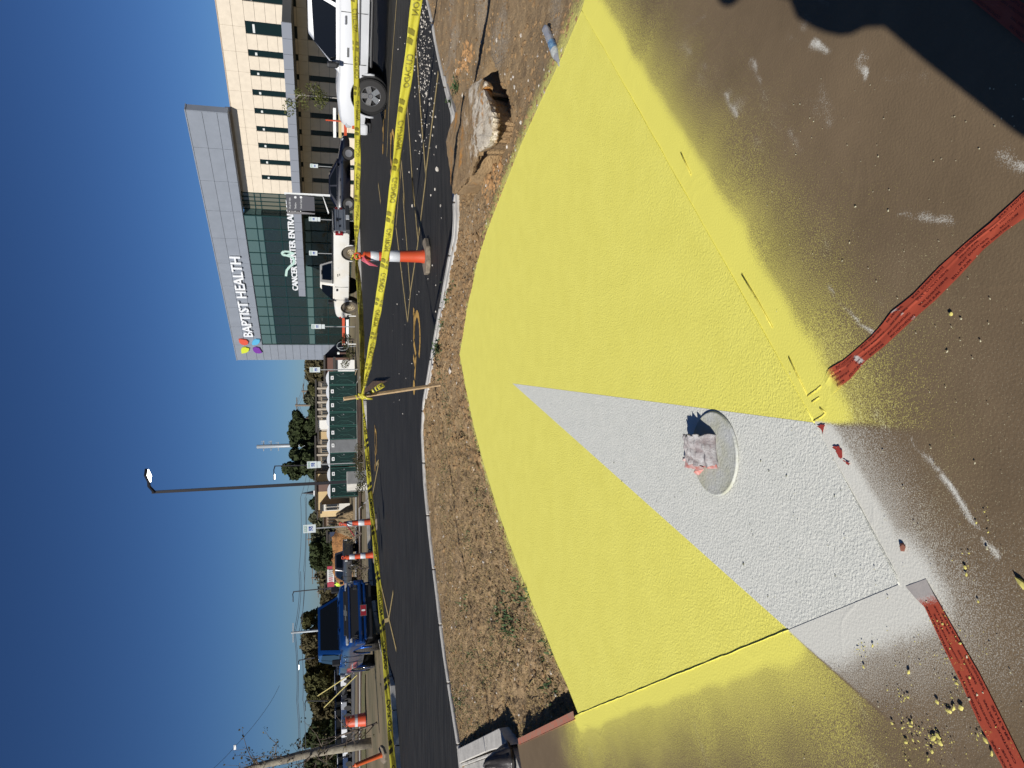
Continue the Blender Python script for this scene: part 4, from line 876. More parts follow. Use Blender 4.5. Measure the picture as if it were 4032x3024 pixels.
# ---- rubble slab
def rub():
    O=[(1868,318),(1895,305),(1905,330),(1900,350),(1918,400),(1932,440),(1936,480),(1930,530),(1922,560),(1903,580),(1878,598),(1870,640),(1850,690),(1815,735),(1785,772),(1772,740),(1768,680),(1758,610),(1752,560),(1768,500),(1795,430),(1815,380),(1840,345)]
    zt=[]; P=[]
    for x,y in O:
        near=np.clip((x-1760)/160,0,1); z=.03+.14*near**1.1*(1 if y<600 else .8) ; P.append(g(x,y,z))
    # densify
    Q=[]; 
    for i in range(len(P)):
        a,b=P[i],P[(i+1)%len(P)]; k=5
        for j in range(k): 
            p=a.lerp(b,j/k); Q.append(p+Vector(((random.random()-.5)*.028,(random.random()-.5)*.028,(random.random()-.5)*.012)))
    c=sum(Q,Vector())/len(Q); n=len(Q); mb=MB(); R=14
    for r in range(R+1):
        t=r/R
        for i,q in enumerate(Q):
            p=c.lerp(q,t); nz_=(float(fbm(p.x*7,p.y*7,4,21))-.5)*.05*(1-.4*t)+(float(fbm(p.x*30,p.y*30,2,5))-.5)*.014
            mb.v.append((p.x,p.y,lerp(c.z,q.z,t)+nz_*(1 if r<R else .3)-.012*(t>.93)))
    for r in range(R):
        for i in range(n): mb.f.append((r*n+i,r*n+(i+1)%n,(r+1)*n+(i+1)%n,(r+1)*n+i))
    base=R*n; levels=5
    for l in range(1,levels+1):
        for i,q in enumerate(Q):
            d=(q-c); d.z=0; dn=d.normalized(); near=min(1,max(0,(-dn.y)*1.6+.5)); thick=min(.075,max(.02,q.z*.5))
            if l<=3: zz=q.z-.008-thick*l/3; off_=(float(fbm(q.x*26+l*7.1,q.y*26+l*3.3,3,33))-.5)*.075-.01*l
            elif l==4: zz=q.z-.01-thick-.02; off_=-.16*near
            else: zz=-.30; off_=-.20*near
            mb.v.append((q.x+dn.x*off_,q.y+dn.y*off_,zz))
    for l in range(levels):
        a0=base+l*n; b0=base+(l+1)*n
        for i in range(n): mb.f.append((a0+i,a0+(i+1)%n,b0+(i+1)%n,b0+i))
    return mb
m_rub=paintmix('rubble_concrete',srgb(168,142,106),srgb(122,98,68),7,1.0,45,[(.5,.4,.2),(.62,.55,.44),srgb(180,130,70)],fine=24,rough=.95,dist=.02)
o=rub().build('rubble_slab',m_rub,smooth=True,auto=50); me=o.data
vv=np.array([v.co[:] for v in me.vertices]); at_=me.color_attributes.new('paint','FLOAT_COLOR','POINT')
wc=np.clip((fbm(vv[:,0]*7,vv[:,1]*7,4,91)-.48)*3,0,1)*.6*np.clip((vv[:,0]-2.75)/.4,0,1); wc=np.maximum(wc,np.clip((fbm(vv[:,0]*9,vv[:,1]*9,3,93)-.25)*2.5,0,1)*np.clip((vv[:,2]-.085)/.045,0,1)*.85); oc=np.clip((fbm(vv[:,0]*4+9,vv[:,1]*4,3,95)-.55)*5,0,1)*.6
C=np.stack([wc*0,wc,oc,np.ones(len(vv))],-1); at_.data.foreach_set('color',C.ravel())
tag(o,'large broken slab of rubble tilted on the soil, its pale ragged edge facing the yellow pavement','rubble')
# ---- clods, pebbles (scattered, many)
def rocks(pts,sizes,name,m_,label,cat='',kind='stuff',flat=.6,seed=1):
    r=np.random.default_rng(seed); mb=MB(); ico=[(0,0,1),(.89,0,.45),(.28,.85,.45),(-.72,.53,.45),(-.72,-.53,.45),(.28,-.85,.45),(.72,.53,-.45),(-.28,.85,-.45),(-.89,0,-.45),(-.28,-.85,-.45),(.72,-.53,-.45),(0,0,-1)]
    F=[(0,1,2),(0,2,3),(0,3,4),(0,4,5),(0,5,1),(1,6,2),(2,7,3),(3,8,4),(4,9,5),(5,10,1),(1,10,6),(2,6,7),(3,7,8),(4,8,9),(5,9,10),(11,6,10),(11,7,6),(11,8,7),(11,9,8),(11,10,9)]
    for p,s in zip(pts,sizes):
        a=r.uniform(0,6.28); ca,sa=math.cos(a),math.sin(a); e=r.uniform(.6,1.4); V=[]
        for q in ico:
            j=r.uniform(.7,1.25); x,y,z=q[0]*j*e,q[1]*j/e,q[2]*j*flat; V.append((p[0]+s*(x*ca-y*sa),p[1]+s*(x*sa+y*ca),p[2]+s*z))
        mb.add(V,F)
    o=mb.build(name,m_); o['kind']=kind; o['label']=label
    if cat: o['category']=cat
    return o
def scat(n,t0,t1,seed,bias=1.0,minr=.04):
    r=np.random.default_rng(seed); t=r.uniform(t0,t1,n); a=np.interp(t,sT,sR)+minr; b=np.interp(t,kT,kR)-.16; q=a+(b-a)*r.uniform(0,1,n)**bias
    X=q*np.sin(t); Y=q*np.cos(t); Z=dirt_z(X,Y); return np.stack([X,Y,Z],-1),r
m_clod=mat('soil_clod',srgb(150,122,86),.95,0,col2=srgb(112,88,58),scale=9); m_oclod=mat('orange_clay_clod',srgb(176,134,88),.95,0,col2=srgb(146,114,76),scale=20); m_grav=mat('pale_gravel',(.50,.46,.40),.9,0,var=.3,scale=12)
P,r=scat(5200,-.55,.55,3); ok=(np.arctan2(P[:,0],P[:,1])<.42); rocks(P,np.abs(r.normal(0,.010,len(P)))+.005,'soil_clods',m_clod,'small brown clods of soil strewn over the dirt strip','soil',seed=5)
P,r=scat(1500,-.12,.22,13); rocks(P,np.abs(r.normal(0,.018,len(P)))+.007,'trampled_clods',m_clod,'crumbled clods of trampled soil in front of the stake','soil',seed=6)
P,r=scat(650,-.5,.5,4); rocks(P,np.abs(r.normal(0,.008,len(P)))+.004,'pale_pebbles',m_grav,'small pale pebbles lying on the soil strip','gravel',seed=7)
r=np.random.default_rng(8); L=[]
for cx,cy,n,s in((1925,640,120,22),(1950,600,60,24),(1990,470,16,14),(1835,225,70,16),(1940,700,80,26)):
    for _ in range(n): L.append(gd(cx+r.normal(0,s),cy+r.normal(0,s*2.2)))
rocks(L,np.abs(r.normal(0,.018,len(L)))+.008,'orange_clay_clods',m_oclod,'crumbs of orange clay around the rubble slab','soil',seed=9)
L=[]
for _ in range(330):
    x,y=c5(r.normal(985,38),r.uniform(30,1250)); 
    if r.uniform()<.5: x,y=c5(r.normal(975,30),r.uniform(60,800))
    p=g(x,y,AZ)
    if p.length<np.interp(math.atan2(p.x,p.y),kT,kR)+.05: continue
    L.append(Vector((p.x,p.y,AZ+.006)))
for _ in range(60): p=g(*c5(r.uniform(700,1150),r.uniform(100,3400)),AZ); L.append(Vector((p.x,p.y,AZ+.005)))
L=[p for p in L if p.length>np.interp(math.atan2(p.x,p.y),kT,kR)+.05]
rocks(L,np.abs(r.normal(0,.008,len(L)))+.004,'white_gravel',m_grav,'white gravel spilled over the asphalt beside the kerb','gravel',flat=.7,seed=10)
st=g(*c5(1080,1380),AZ+.02); rocks([st],[.05],'stone',m_grav,'single pale stone on the asphalt beyond the rubble slab','stone',kind='',flat=.7,seed=12)
del bpy.data.objects['stone']['kind']
st=gd(1775,1460); rocks([st+Vector((0,0,.015))],[.05],'stone',m_grav,'flat grey stone in the trampled soil near the stake','stone',kind='',flat=.4,seed=14)
for o in bpy.data.objects:
    if o.name.startswith('stone') and 'kind' in o: del o['kind']
# dry grass and straw on the left of the strip, green weeds along the kerb
def blades(pts,h,name,m_,label,seed=1,lean=.7,wd=.004,cat='grass'):
    r=np.random.default_rng(seed); mb=MB()
    for p in pts:
        a=r.uniform(0,6.28); l=h*r.uniform(.5,1.3); ln=lean*r.uniform(.3,1.2); d=Vector((math.cos(a)*ln,math.sin(a)*ln,1)).normalized()*l; s=Vector((-math.sin(a),math.cos(a),0))*wd; p=Vector(p)
        mb.add([p-s,p+s,p+d*.55+s*.7,p+d*.55-s*.7,p+d+Vector((0,0,-.25*l*ln))],[(0,1,2,3),(3,2,4)])
    o=mb.build(name,m_); return tag(o,label,cat,kind='stuff')
m_straw=mat('dry_grass',srgb(168,145,100),.9,0,col2=srgb(120,104,66),scale=12); m_green=mat('green_weed',(.055,.095,.03),.8,0,var=.4,scale=15)
P,r=scat(21000,-.50,-.04,23); k=fbm(P[:,0]*2.2,P[:,1]*2.2,3,50)>.38; blades(P[k],.038,'dry_grass',m_straw,'flattened dry grass on the soil strip left of the stake',seed=3,lean=2.6,wd=.0035)
P,r=scat(9000,-.50,.02,24); k=(fbm(P[:,0]*1.6,P[:,1]*1.6,3,57)>.60); blades(P[k],.035,'green_grass',m_green,'sparse green grass growing through the soil strip',seed=4,lean=1.3,wd=.004)
L=[]
r=np.random.default_rng(31)
for cx,cy,n,s in((1722,1362,90,5),(1728,1385,90,6),(1736,1280,60,7),(1770,1130,70,9),(1760,1180,70,6),(1730,1480,40,5),(1975,2400,120,14),(2010,2440,100,14),(2040,2330,60,10),(1830,2380,40,8),(1860,2570,30,7),(2015,2480,80,12),(2070,2350,50,8),(2160,2550,40,12),(2180,2700,50,14),(1800,2760,50,10)):
    for _ in range(max(8,int(n*.55))): L.append(gd(cx+r.normal(0,s*1.3),cy+r.normal(0,s*2.4)))
blades(L,.055,'weeds',m_green,'green weeds along the kerb and in the soil',seed=5,lean=1.1,wd=.009,cat='weeds')
def leafplant(x,y,label,n=26,rr=.10):
    p=gd(x,y); mb=MB(); r=np.random.default_rng(int(x+y))
    for k in range(n):
        a=r.uniform(0,6.28); q=p+Vector((math.cos(a),math.sin(a),0))*rr*r.uniform(.1,1)+Vector((0,0,r.uniform(.02,.09))); s=r.uniform(.018,.032); u_=Vector((math.cos(a),math.sin(a),.4)).normalized()*s; v_=Vector((-math.sin(a),math.cos(a),.2)).normalized()*s*.7
        mb.add([q-u_,q-v_,q+u_,q+v_],[(0,1,2,3)]); mb.tube([p,q],.002,4)
    tag(mb.build('weed_plant',m_green),label,'weed')
leafplant(1805,350,'small leafy green weed behind the rubble slab',30,.13); leafplant(1785,405,'tiny green weed at the far edge of the rubble slab',12,.06)
leafplant(1728,1375,'dark green weed creeping over the kerb near the stake',34,.11)
# straws
mb=MB()
for a,b in(((2120,2560),(2150,2640)),((2085,2700),(2115,2670)),((2080,2745),(2135,2775)),((2115,2380),(2130,2420))): mb.tube([gd(*a,.01),gd(*b,.015)],.004,5)
tag(mb.build('dry_stalks',m_straw),'long pale dry stalks lying on the soil beside the yellow slab edge','stalks',kind='stuff')
# ---- water bottle
ba=gd(2165,110); bb=gd(2205,255); 
axis=(bb-ba); axis.z=0; Lb=axis.length; ax=axis.normalized()
bt_=thing('water_bottle','crumpled clear water bottle with a blue and white label beside the yellow slab edge','bottle',(ba.x,ba.y,ba.z+.034),math.atan2(ax.y,ax.x))
def clear(name,col,tr=.75):
    m=bpy.data.materials.new(name); m.use_nodes=True; n=m.node_tree.nodes; l=m.node_tree.links; o=n['Material Output']; n.remove(n['Principled BSDF'])
    t_=n.new('ShaderNodeBsdfTransparent'); t_.inputs[0].default_value=(*col,1); df=n.new('ShaderNodeBsdfDiffuse'); df.inputs[0].default_value=(.62,.63,.66,1); a=n.new('ShaderNodeMixShader'); a.inputs[0].default_value=tr; l.new(df.outputs[0],a.inputs[1]); l.new(t_.outputs[0],a.inputs[2])
    gl=n.new('ShaderNodeBsdfGlossy'); gl.inputs['Roughness'].default_value=.12; fr=n.new('ShaderNodeFresnel'); fr.inputs[0].default_value=1.7; b=n.new('ShaderNodeMixShader'); l.new(fr.outputs[0],b.inputs[0]); l.new(a.outputs[0],b.inputs[1]); l.new(gl.outputs[0],b.inputs[2]); l.new(b.outputs[0],o.inputs[0]); return m
k_=Lb/.21; rb=.034
prof=[(.001,0),(.024,.001),(.032,.012),(rb,.03),(.031,.04),(rb,.05),(.031,.06),(rb,.07),(.027,.085),(.030,.10),(.032,.115),(.033,.15),(.028,.17),(.016,.19),(.013,.20)]
def crumple(mb,amt):
    for i,v in enumerate(mb.v):
        n1=float(fbm(v[0]*38,math.atan2(v[2],v[1])*1.5+5,3,66))-.5; s=1+amt*n1*2; mb.v[i]=(v[0],v[1]*s,v[2]*s*.86)
mb=MB(); mb.lathe([(r_,h*k_) for r_,h in prof],axis='X',n=32); crumple(mb,.22); mb.build('bottle_body',clear('clear_plastic',(.9,.92,.95),.5),bt_,smooth=True)
mb=MB(); mb.lathe([(.0335,.092*k_),(.0345,.10*k_),(.0350,.125*k_),(.0345,.135*k_)],axis='X',n=32); crumple(mb,.12); mb.build('blue_label',mat('blue_label',(.04,.11,.26),.4,0,col2=(.25,.42,.55),scale=35),bt_,smooth=True)
mb=MB(); mb.lathe([(.0350,.135*k_),(.0355,.15*k_),(.030,.168*k_)],axis='X',n=32); crumple(mb,.12); mb.build('white_label',mat('white_label',(.62,.63,.6),.4,0,col2=(.35,.38,.36),scale=40),bt_,smooth=True)
mb=MB(); mb.lathe([(.0145,.195*k_),(.0155,.20*k_),(.0155,.214*k_),(.013,.218*k_),(.001,.218*k_)],axis='X',n=20); mb.build('bottle_cap',mat('cap_white',(.42,.44,.38),.5),bt_,smooth=True,auto=40)
# strip of clear plastic
pa=[gd(x,y,.012) for x,y in((1955,255),(1985,235),(2020,220),(2060,208))]; mb=MB()
for i,p in enumerate(pa): q=Vector((.25,.97,0))*(.010+.004*(i%2)); mb.v+=[tuple(p-q),tuple(p+q+Vector((0,0,.006)))]
for i in range(3): mb.f.append((2*i,2*i+1,2*i+3,2*i+2))
tag(mb.build('plastic_strip',mat('grey_plastic_strip',(.28,.30,.33),.3)),'thin grey plastic strip lying on the bare soil near the water bottle','plastic strip')
# ---- red tape strips
m_rt=paintmix('red_sheathing_tape',(.43,.080,.040),(.33,.055,.030),3.5,.1,40,[YEL,(.50,.46,.42),(.2,.02,.01)],fine=300,rough=.65); m_rti=mat('dark_red_print',(.13,.018,.012),.5)
m_flk=mat('tape_yellow_flake',(.62,.55,.15),.8)
def redtape(a_pts,b_pts,label,fold,seed,z0=.0125,words=('SHEATHING TAPE','MULTI-USE','CONSTRUCTION TAPE')):
    """a_pts,b_pts: two edges in px"""
    A=[g(x,y,z0) for x,y in a_pts]; B=[g(x,y,z0) for x,y in b_pts]
    def pl(P,t):
        s=t*(len(P)-1); i=min(int(s),len(P)-2); return P[i].lerp(P[i+1],s-i)
    n=240; K=26; mb=MB(); 
    H=lambda t,v: .30*H0(t,v)
    H0=lambda t,v:( .007*math.exp(-((v-.35+.10*math.sin(t*9+1))/.05)**2)*(.4+.6*math.sin(t*14)**2)+.003*math.sin(t*23+v*6)*math.sin(v*3.1))*fold+(.006*fold*max(0,math.sin(t*17))**2*(1-v)**4)
    for i in range(n+1):
        t=i/n; p,q=pl(A,t),pl(B,t)
        for k in range(K+1):
            v=k/K; c=p.lerp(q,v); c=Vector((c.x,c.y,z0-.0045*max(0,1-t/.10)+H(t,v)+.0005*(K-k)*0)); mb.v.append(tuple(c))
    for i in range(n):
        for k in range(K): mb.f.append((i*(K+1)+k,(i+1)*(K+1)+k,(i+1)*(K+1)+k+1,i*(K+1)+k+1))
    o=tag(mb.build('red_tape_strip',m_rt,smooth=True),label,'tape'); vx=np.array([q[:2] for q in mb.v]); tt=np.repeat(np.linspace(0,1,n+1),K+1)
    ca=o.data.color_attributes.new('paint','FLOAT_COLOR','POINT'); Cc_=np.ones((len(vx),4)); nn1=fbm(vx[:,0]*40,vx[:,1]*40,3,17)
    if seed==3: yy_=np.clip(1-tt/.13,0,1)*.85; ww_=.75*np.exp(-((tt-.23-.02*nn1)/.012)**2)*(nn1>.4)+.5*np.exp(-((tt-.50)/.02)**2)*(nn1>.5)
    elif seed==4: yy_=.12*(nn1>.60); ww_=np.clip(1.15-tt/.16,0,1)
    else: yy_=tt*0; ww_=tt*0
    Cc_[:,0]=yy_; Cc_[:,1]=ww_; Cc_[:,2]=0; ca.data.foreach_set('color',Cc_.ravel())
    ink=MB(); Lt=sum((A[i+1]-A[i]).length for i in range(len(A)-1)); W_=(A[0]-B[0]).length; r=np.random.default_rng(seed)
    for row,(vc,sz) in enumerate(((.14,.085),(.40,.07),(.66,.075),(.88,.085))):
        s=.02+.035*row
        while s<Lt-.10:
            wd_=words[r.integers(0,len(words))]; v,f=text_mesh(wd_,1,bold=.015); mx=max(a[0] for a in v); my=max(a[1] for a in v); Lw=.0065*len(wd_)
            P=[]
            for a in v:
                t=min(max(1-(s+a[0]/mx*Lw)/Lt,0),1); vv_=vc-(a[1]/my-.5)*sz*1.25*-1*-1; p=pl(A,t).lerp(pl(B,t),vv_); P.append((p.x,p.y,z0+H(t,vv_)+.0012))
            ink.add(P,f); s+=Lw+.035
    ink.build('printed_text',m_rti,o)['kind']='stuff'
    return o
# px edges, running from the slab corner outwards
ra=[(3238,1493),(3262,1455),(3320,1420),(3350,1395),(3430,1325),(3480,1270),(3515,1225),(3595,1160),(3700,1050),(3800,960),(3900,880),(4032,755),(4200,590)]
rb_=[(3268,1555),(3310,1520),(3345,1495),(3410,1420),(3480,1365),(3540,1310),(3610,1245),(3680,1185),(3780,1085),(3870,985),(3960,910),(4032,860),(4200,710)]
redtape(ra,rb_,'long wrinkled strip of bright red sheathing tape with dark print, starting at the slab corner',1.0,3)
rc_=[(3560,2310),(3640,2390),(3720,2560),(3780,2680),(3850,2840),(3950,3024),(4010,3140)]
rd_=[(3640,2280),(3700,2380),(3790,2540),(3860,2660),(3930,2800),(4040,3024),(4110,3140)]
o2=redtape(rc_,rd_,'scuffed red tape strip covered in yellow paint flakes, below the white corner of the slab',.35,4)
re_=[(3800,-20),(3960,110),(4080,210)]; rf_=[(3900,-80),(4040,20),(4160,100)]
redtape(re_,rf_,'dark red tape strip in the photographer\'s shadow at the corner of the photo',.6,5)
# small red remnants by the white paint
m_rr=mat('red_remnant',(.36,.05,.035),.6)
for iL,L_ in enumerate(([(3216,1674),(3247,1676),(3238,1708),(3234,1690)],[(3277,1757),(3300,1755),(3318,1785),(3310,1806),(3300,1800),(3290,1775)],[(3316,1812),(3325,1810),(3347,1828),(3338,1832)])):
    z=.0135; mb=MB(); P=[g(x,y,z) for x,y in L_]; Q=[]
    for i in range(len(P)):
        for j in range(4): Q.append(P[i].lerp(P[(i+1)%len(P)],j/4)+Vector((random.uniform(-1,1),random.uniform(-1,1),0))*.0035)
    c=sum(Q,Vector())/len(Q); mb.add([c]+Q,[(0,i+1,(i+1)%len(Q)+1) for i in range(len(Q))]); tag(mb.build('tape_remnant',m_rr),['small triangular scrap of red tape at the corner where yellow meets white','largest torn scrap of red tape beside the white paint edge','small ragged scrap of red tape, farthest along the white paint edge'][iL],'tape remnant',group='torn red tape remnants')
p=g(3552,2152,.012); rocks([p],[.012],'stone',mat('red_brown_stone',srgb(128,82,66),.9),'small reddish brown stone beside the white painted edge','stone',kind='',flat=.6,seed=2)
o=[q for q in bpy.data.objects if q.name.startswith('stone') and 'kind' in q]
for q in o: del q['kind']
# lifted tape edges in the yellow paint by N1 and grooves
m_yel2=mat('thick_yellow_paint',(.70,.61,.10),.7,0,bump=.8,bscale=60)
def ridge(pts,w,h,name,m_,label,cat,z=.008,group=None):
    P=[g(x,y,z) for x,y in pts]; mb=MB(); mb.tube(P,[w]*len(P),6)
    for i,v in enumerate(mb.v): mb.v[i]=(v[0],v[1],z+(v[2]-z)*h)
    return tag(mb.build(name,m_,smooth=True),label,cat,group)
LIP=['longest near the corner','at the start of the red tape','tiny stub just before the slab corner','nearest one, by the red remnant','diagonal stub beyond the corner','farthest one along the right edge','long thin one halfway along the right edge']
for i,L_ in enumerate(([(3105,1405),(3135,1470),(3178,1558)],[(3178,1560),(3215,1535),(3232,1520)],[(3196,1583),(3225,1565)],[(3203,1658),(3235,1640),(3250,1625)],[(3228,1605),(3250,1625)],[(2680,600),(2720,690)],[(2920,1080),(2980,1180),(3040,1290)])):
    ridge(L_,.003,.5,'masking_tape_lip',m_yel2,'lifted lip of masking tape under yellow paint, '+LIP[i],'tape lip',.0095,'tape lips under the yellow paint')
# flakes of yellow
r=np.random.default_rng(40); L=[]; Sz=[]
def fl(x,y,s): L.append(g(x,y,.014)); Sz.append(s)
for cx,cy,n,s in((3595,2915,90,45),(3690,2900,50,30),(3580,2850,40,40),(3390,2560,28,12),(3700,2560,26,30),(3760,2700,22,30),(3720,2460,22,26),(3860,2900,26,40),(3730,2790,18,18),(3560,2740,22,18),(3830,2550,30,60),(3600,2620,30,80),(3850,2020,14,40),(3800,2230,10,40),(3700,2990,30,40)):
    for _ in range(int(n*.75)): fl(cx+r.normal(0,s),cy+r.normal(0,s),abs(r.lognormal(-6.75,.7))*1.0+.0005)
for x,y,s in((3400,2625,.007),(3435,2543,.006),(3735,2800,.009),(3755,2790,.007),(3675,2908,.010),(3702,2925,.010),(3670,2960,.007),(3590,2845,.006),(3690,2765,.007),(3800,2235,.006),(3805,2262,.006),(3655,2990,.006),(3880,2915,.008),(3905,2970,.006)): fl(x,y,s)
Sz=[q*.8 for q in Sz]; rocks(L,Sz,'yellow_paint_flakes',m_flk,'yellow paint flakes scattered over the brown board and red tape','paint flakes',flat=.35,seed=44)
L=[];Sz=[]
for _ in range(240): 
    x=r.uniform(3000,4032); y=r.uniform(300,3000); p=g(x,y,.0135); L.append(p); Sz.append(abs(r.normal(0,.0010))+.0007)
rocks(L,Sz,'paint_crumbs',mat('pale_paint_crumb',(.48,.45,.30),.8),'pale crumbs of dried paint on the brown boards','paint crumbs',flat=.6,seed=45)
rocks([g(4024,2300,.014)],[.012],'paint_lump',m_flk,'round lump of yellow paint at the near edge of the board','paint lump',kind='',flat=.7,seed=46); del bpy.data.objects['paint_lump']['kind']
rocks([g(3743,1237,.016)],[.006],'paint_drop',m_flk,'small round yellow paint drop beside the red tape','paint drop',kind='',flat=.5,seed=47); del bpy.data.objects['paint_drop']['kind']
# ---- round cover under the white paint
oc=[g(x,y,.009) for x,y in((2700,1950),(2745,1632),(2800,1618),(2860,1680),(2895,1790),(2905,1880),(2870,1935),(2830,1950),(2775,1925),(2735,1875))]
pc=(g(2795,1622,.009)+g(2830,1952,.009))/2; ra_=(g(2795,1622,.009)-g(2830,1952,.009)).length/2*1.0; 
mb=MB(); N_=72
pr=[(.0,.0065),(ra_*.80,.0065),(ra_*.90,.007),(ra_*.945,.0075),(ra_*.975,.0088),(ra_*.99,.0075),(ra_,.003),(ra_*1.01,.0005)]
mb.lathe([(max(a,.001),b+.0045) for a,b in pr],o=(pc.x,pc.y,.003),n=N_); o=mb.build('round_cover',mat('white_paint_yellowed',(.50,.51,.49),.65,0,col2=(.44,.44,.34),scale=9,bump=.6,bscale=90,dist=.006),smooth=True); tag(o,'round flat cover painted over in white, holding the crumpled red tape','access cover')
# ---- crumpled tape bundle
def bundle():
    t=thing('crumpled_tape_roll','crumpled bundle of red tape dusted with white paint, standing on the white painted pavement','crumpled tape')
    a=g(2705,1700,.01); b=g(2830,1838,.01); mb=MB(); 
    # folded sleeve: arch-shaped tube from far (a) to near (b), pleated
    base0=g(2822,1712,.012); base1=g(2720,1712,.012); e0=g(2830,1838,.012); e1=g(2712,1815,.012)
    n=24; K=84
    for i in range(n+1):
        v=i/n
        for k in range(K+1):
            u_=k/K; p=base0.lerp(base1,u_).lerp(e0.lerp(e1,u_),v); ph=math.sin(math.pi*min(1,u_*1.0))**.5; hgt=.085*(1-.25*u_)*(1-.30*v)
            pl_=abs(((u_*7+.25*v)%1)-.5)*2
            z=.010+hgt*ph+.022*(pl_-.5)*ph+.004*math.sin(v*17+u_*9)*ph; mb.v.append((p.x+.005*math.sin(u_*31),p.y+.006*math.sin(u_*17+v*4),z))
    for i in range(n):
        for k in range(K): mb.f.append((i*(K+1)+k,(i+1)*(K+1)+k,(i+1)*(K+1)+k+1,i*(K+1)+k+1))
    o=mb.build('pleated_body',mat('pinkish_dusty_tape',(.40,.39,.385),.7,0,col2=(.20,.165,.165),scale=30,bump=.5,bscale=120),t,smooth=True); md=o.modifiers.new('s','SOLIDIFY'); md.thickness=.0025
    for L_,z_,m_ in (([(2705,1812),(2700,1840),(2755,1850),(2775,1842),(2740,1822),(2712,1800)],.035,'a'),([(2748,1835),(2725,1860),(2730,1868),(2745,1872),(2770,1848)],.03,'b'),([(2765,1835),(2790,1845),(2826,1845),(2822,1828),(2790,1832)],.022,'c'),([(2690,1800),(2688,1815),(2712,1818),(2718,1795)],.025,'d')):
        mb=MB(); P=[g(x,y,z_) for x,y in L_]; c=sum(P,Vector())/len(P)+Vector((0,0,.012)); Q=[c]+[p+Vector((0,0,random.uniform(-.01,.01))) for p in P]; mb.add(Q,[(0,i+1,(i+1)%len(P)+1) for i in range(len(P))]); o=mb.build('torn_flap',mat('white_pink_flap',(.62,.55,.52),.6,0,col2=(.55,.16,.12),scale=22),t); md=o.modifiers.new('s','SOLIDIFY'); md.thickness=.0015
    mb=MB(); P=[g(x,y,.02) for x,y in((2772,1818),(2770,1838),(2800,1842),(2808,1830),(2790,1822))]; c=sum(P,Vector())/len(P)+Vector((0,0,.02)); mb.add([c]+P,[(0,i+1,(i+1)%5+1) for i in range(5)]); mb.build('red_core',mat('bright_red_tape',(.60,.06,.03),.5),t)
bundle()
# specks in the white paint
L=[];Sz=[]
for _ in range(60): L.append(g(r.uniform(2400,3350),r.uniform(1750,2350),.0085)); Sz.append(abs(r.normal(0,.0015))+.001)
L=[p for p in L if inpoly(np.array([p.x]),np.array([p.y]),[tip,N1,N2,E1])[0]]; Sz=Sz[:len(L)]
rocks(L,Sz,'grit_specks',mat('olive_grit',(.16,.16,.10),.9),'dark grit specks stuck in the white paint','grit',flat=.4,seed=48)
# ---- slab left end: orange edge tape, kerb blocks, black bag
m_ortape=mat('faded_orange_tape',(.50,.16,.09),.6,0,col2=(.36,.22,.15),scale=30)
a=g(2262,2830,.012); b=g(2043,2932,.012)
mb=MB(); d=(b-a).normalized(); n_=Vector((-d.y,d.x,0)); n_=n_ if n_.dot(Vector((1,0,0)))<0 else -n_
mb.prism([a,b,b-n_*.045,a-n_*.045],(0,0,.002)); mb.add([a+n_*.004,b+n_*.004,b+n_*.004-Vector((0,0,.09)),a+n_*.004-Vector((0,0,.09))],[(0,1,2,3)])
tag(mb.build('orange_edge_tape',m_ortape),'faded orange tape folded over the left edge of the slab','tape')
top=[(1799,2950),(1964,2867),(2001,2935),(1807,3007)]
def kpoly(px_,z,hh,lab,name='kerb_block'):
    mb=MB(); P=[g(x,y,z) for x,y in px_]; mb.prism([Vector((p.x,p.y,z-hh)) for p in P],(0,0,hh)); return tag(mb.build(name,m_curb,bevel=.006),lab,'kerb block')
kpoly([(1799,2950),(1907,2896),(1914,2958),(1807,3005)],.0,.2,'long concrete kerb block at the left end of the soil strip')
kpoly([(1909,2895),(1964,2867),(2001,2935),(1917,2957)],.0,.2,'short end block of the concrete kerb beside the black bag')
kpoly([(1807,3009),(2003,2938),(2010,2946),(1809,3020)],-.03,.17,'narrow pale lip of gutter along the concrete kerb','gutter_lip')
kpoly([(1809,3022),(1943,2975),(1955,3150),(1809,3150)],-.05,.15,'flat concrete pavement slab left of the expansion joint','pavement_slab'); kpoly([(1946,2974),(2018,2946),(2090,3150),(1958,3150)],-.05,.15,'flat concrete pavement slab under the black bag','pavement_slab')
# black bag
bc=g(2012,3010,.0); bagv=MB(); N1_,N2_=36,22
for j in range(N2_+1):
    ph=math.pi*j/N2_
    for i in range(N1_):
        th=2*math.pi*i/N1_; x,y,z=math.sin(ph)*math.cos(th),math.sin(ph)*math.sin(th),math.cos(ph)
        f=1+.35*(float(fbm(th*1.2+3,ph*2,3,8))-.5)+.12*math.sin(th*9+ph*3)*math.sin(ph)**2*.6
        sp=(.55+.45*(1-z)/1.6) if z>0 else 1
        bagv.v.append((x*.17*f*sp,y*.15*f*sp,(z*.20*f if z>0 else z*.06)+.06))
for j in range(N2_):
    for i in range(N1_): bagv.f.append((j*N1_+i,j*N1_+(i+1)%N1_,(j+1)*N1_+(i+1)%N1_,(j+1)*N1_+i))
tag(bagv.build('plastic_bag',mat('dark_shiny_plastic',(.05,.045,.042),.28,0,var=.3,scale=9,bump=.4,bscale=25),smooth=True,loc=(bc.x-.03,bc.y+.10,-.05)),'crumpled dark plastic bag at the end of the kerb blocks','plastic bag')
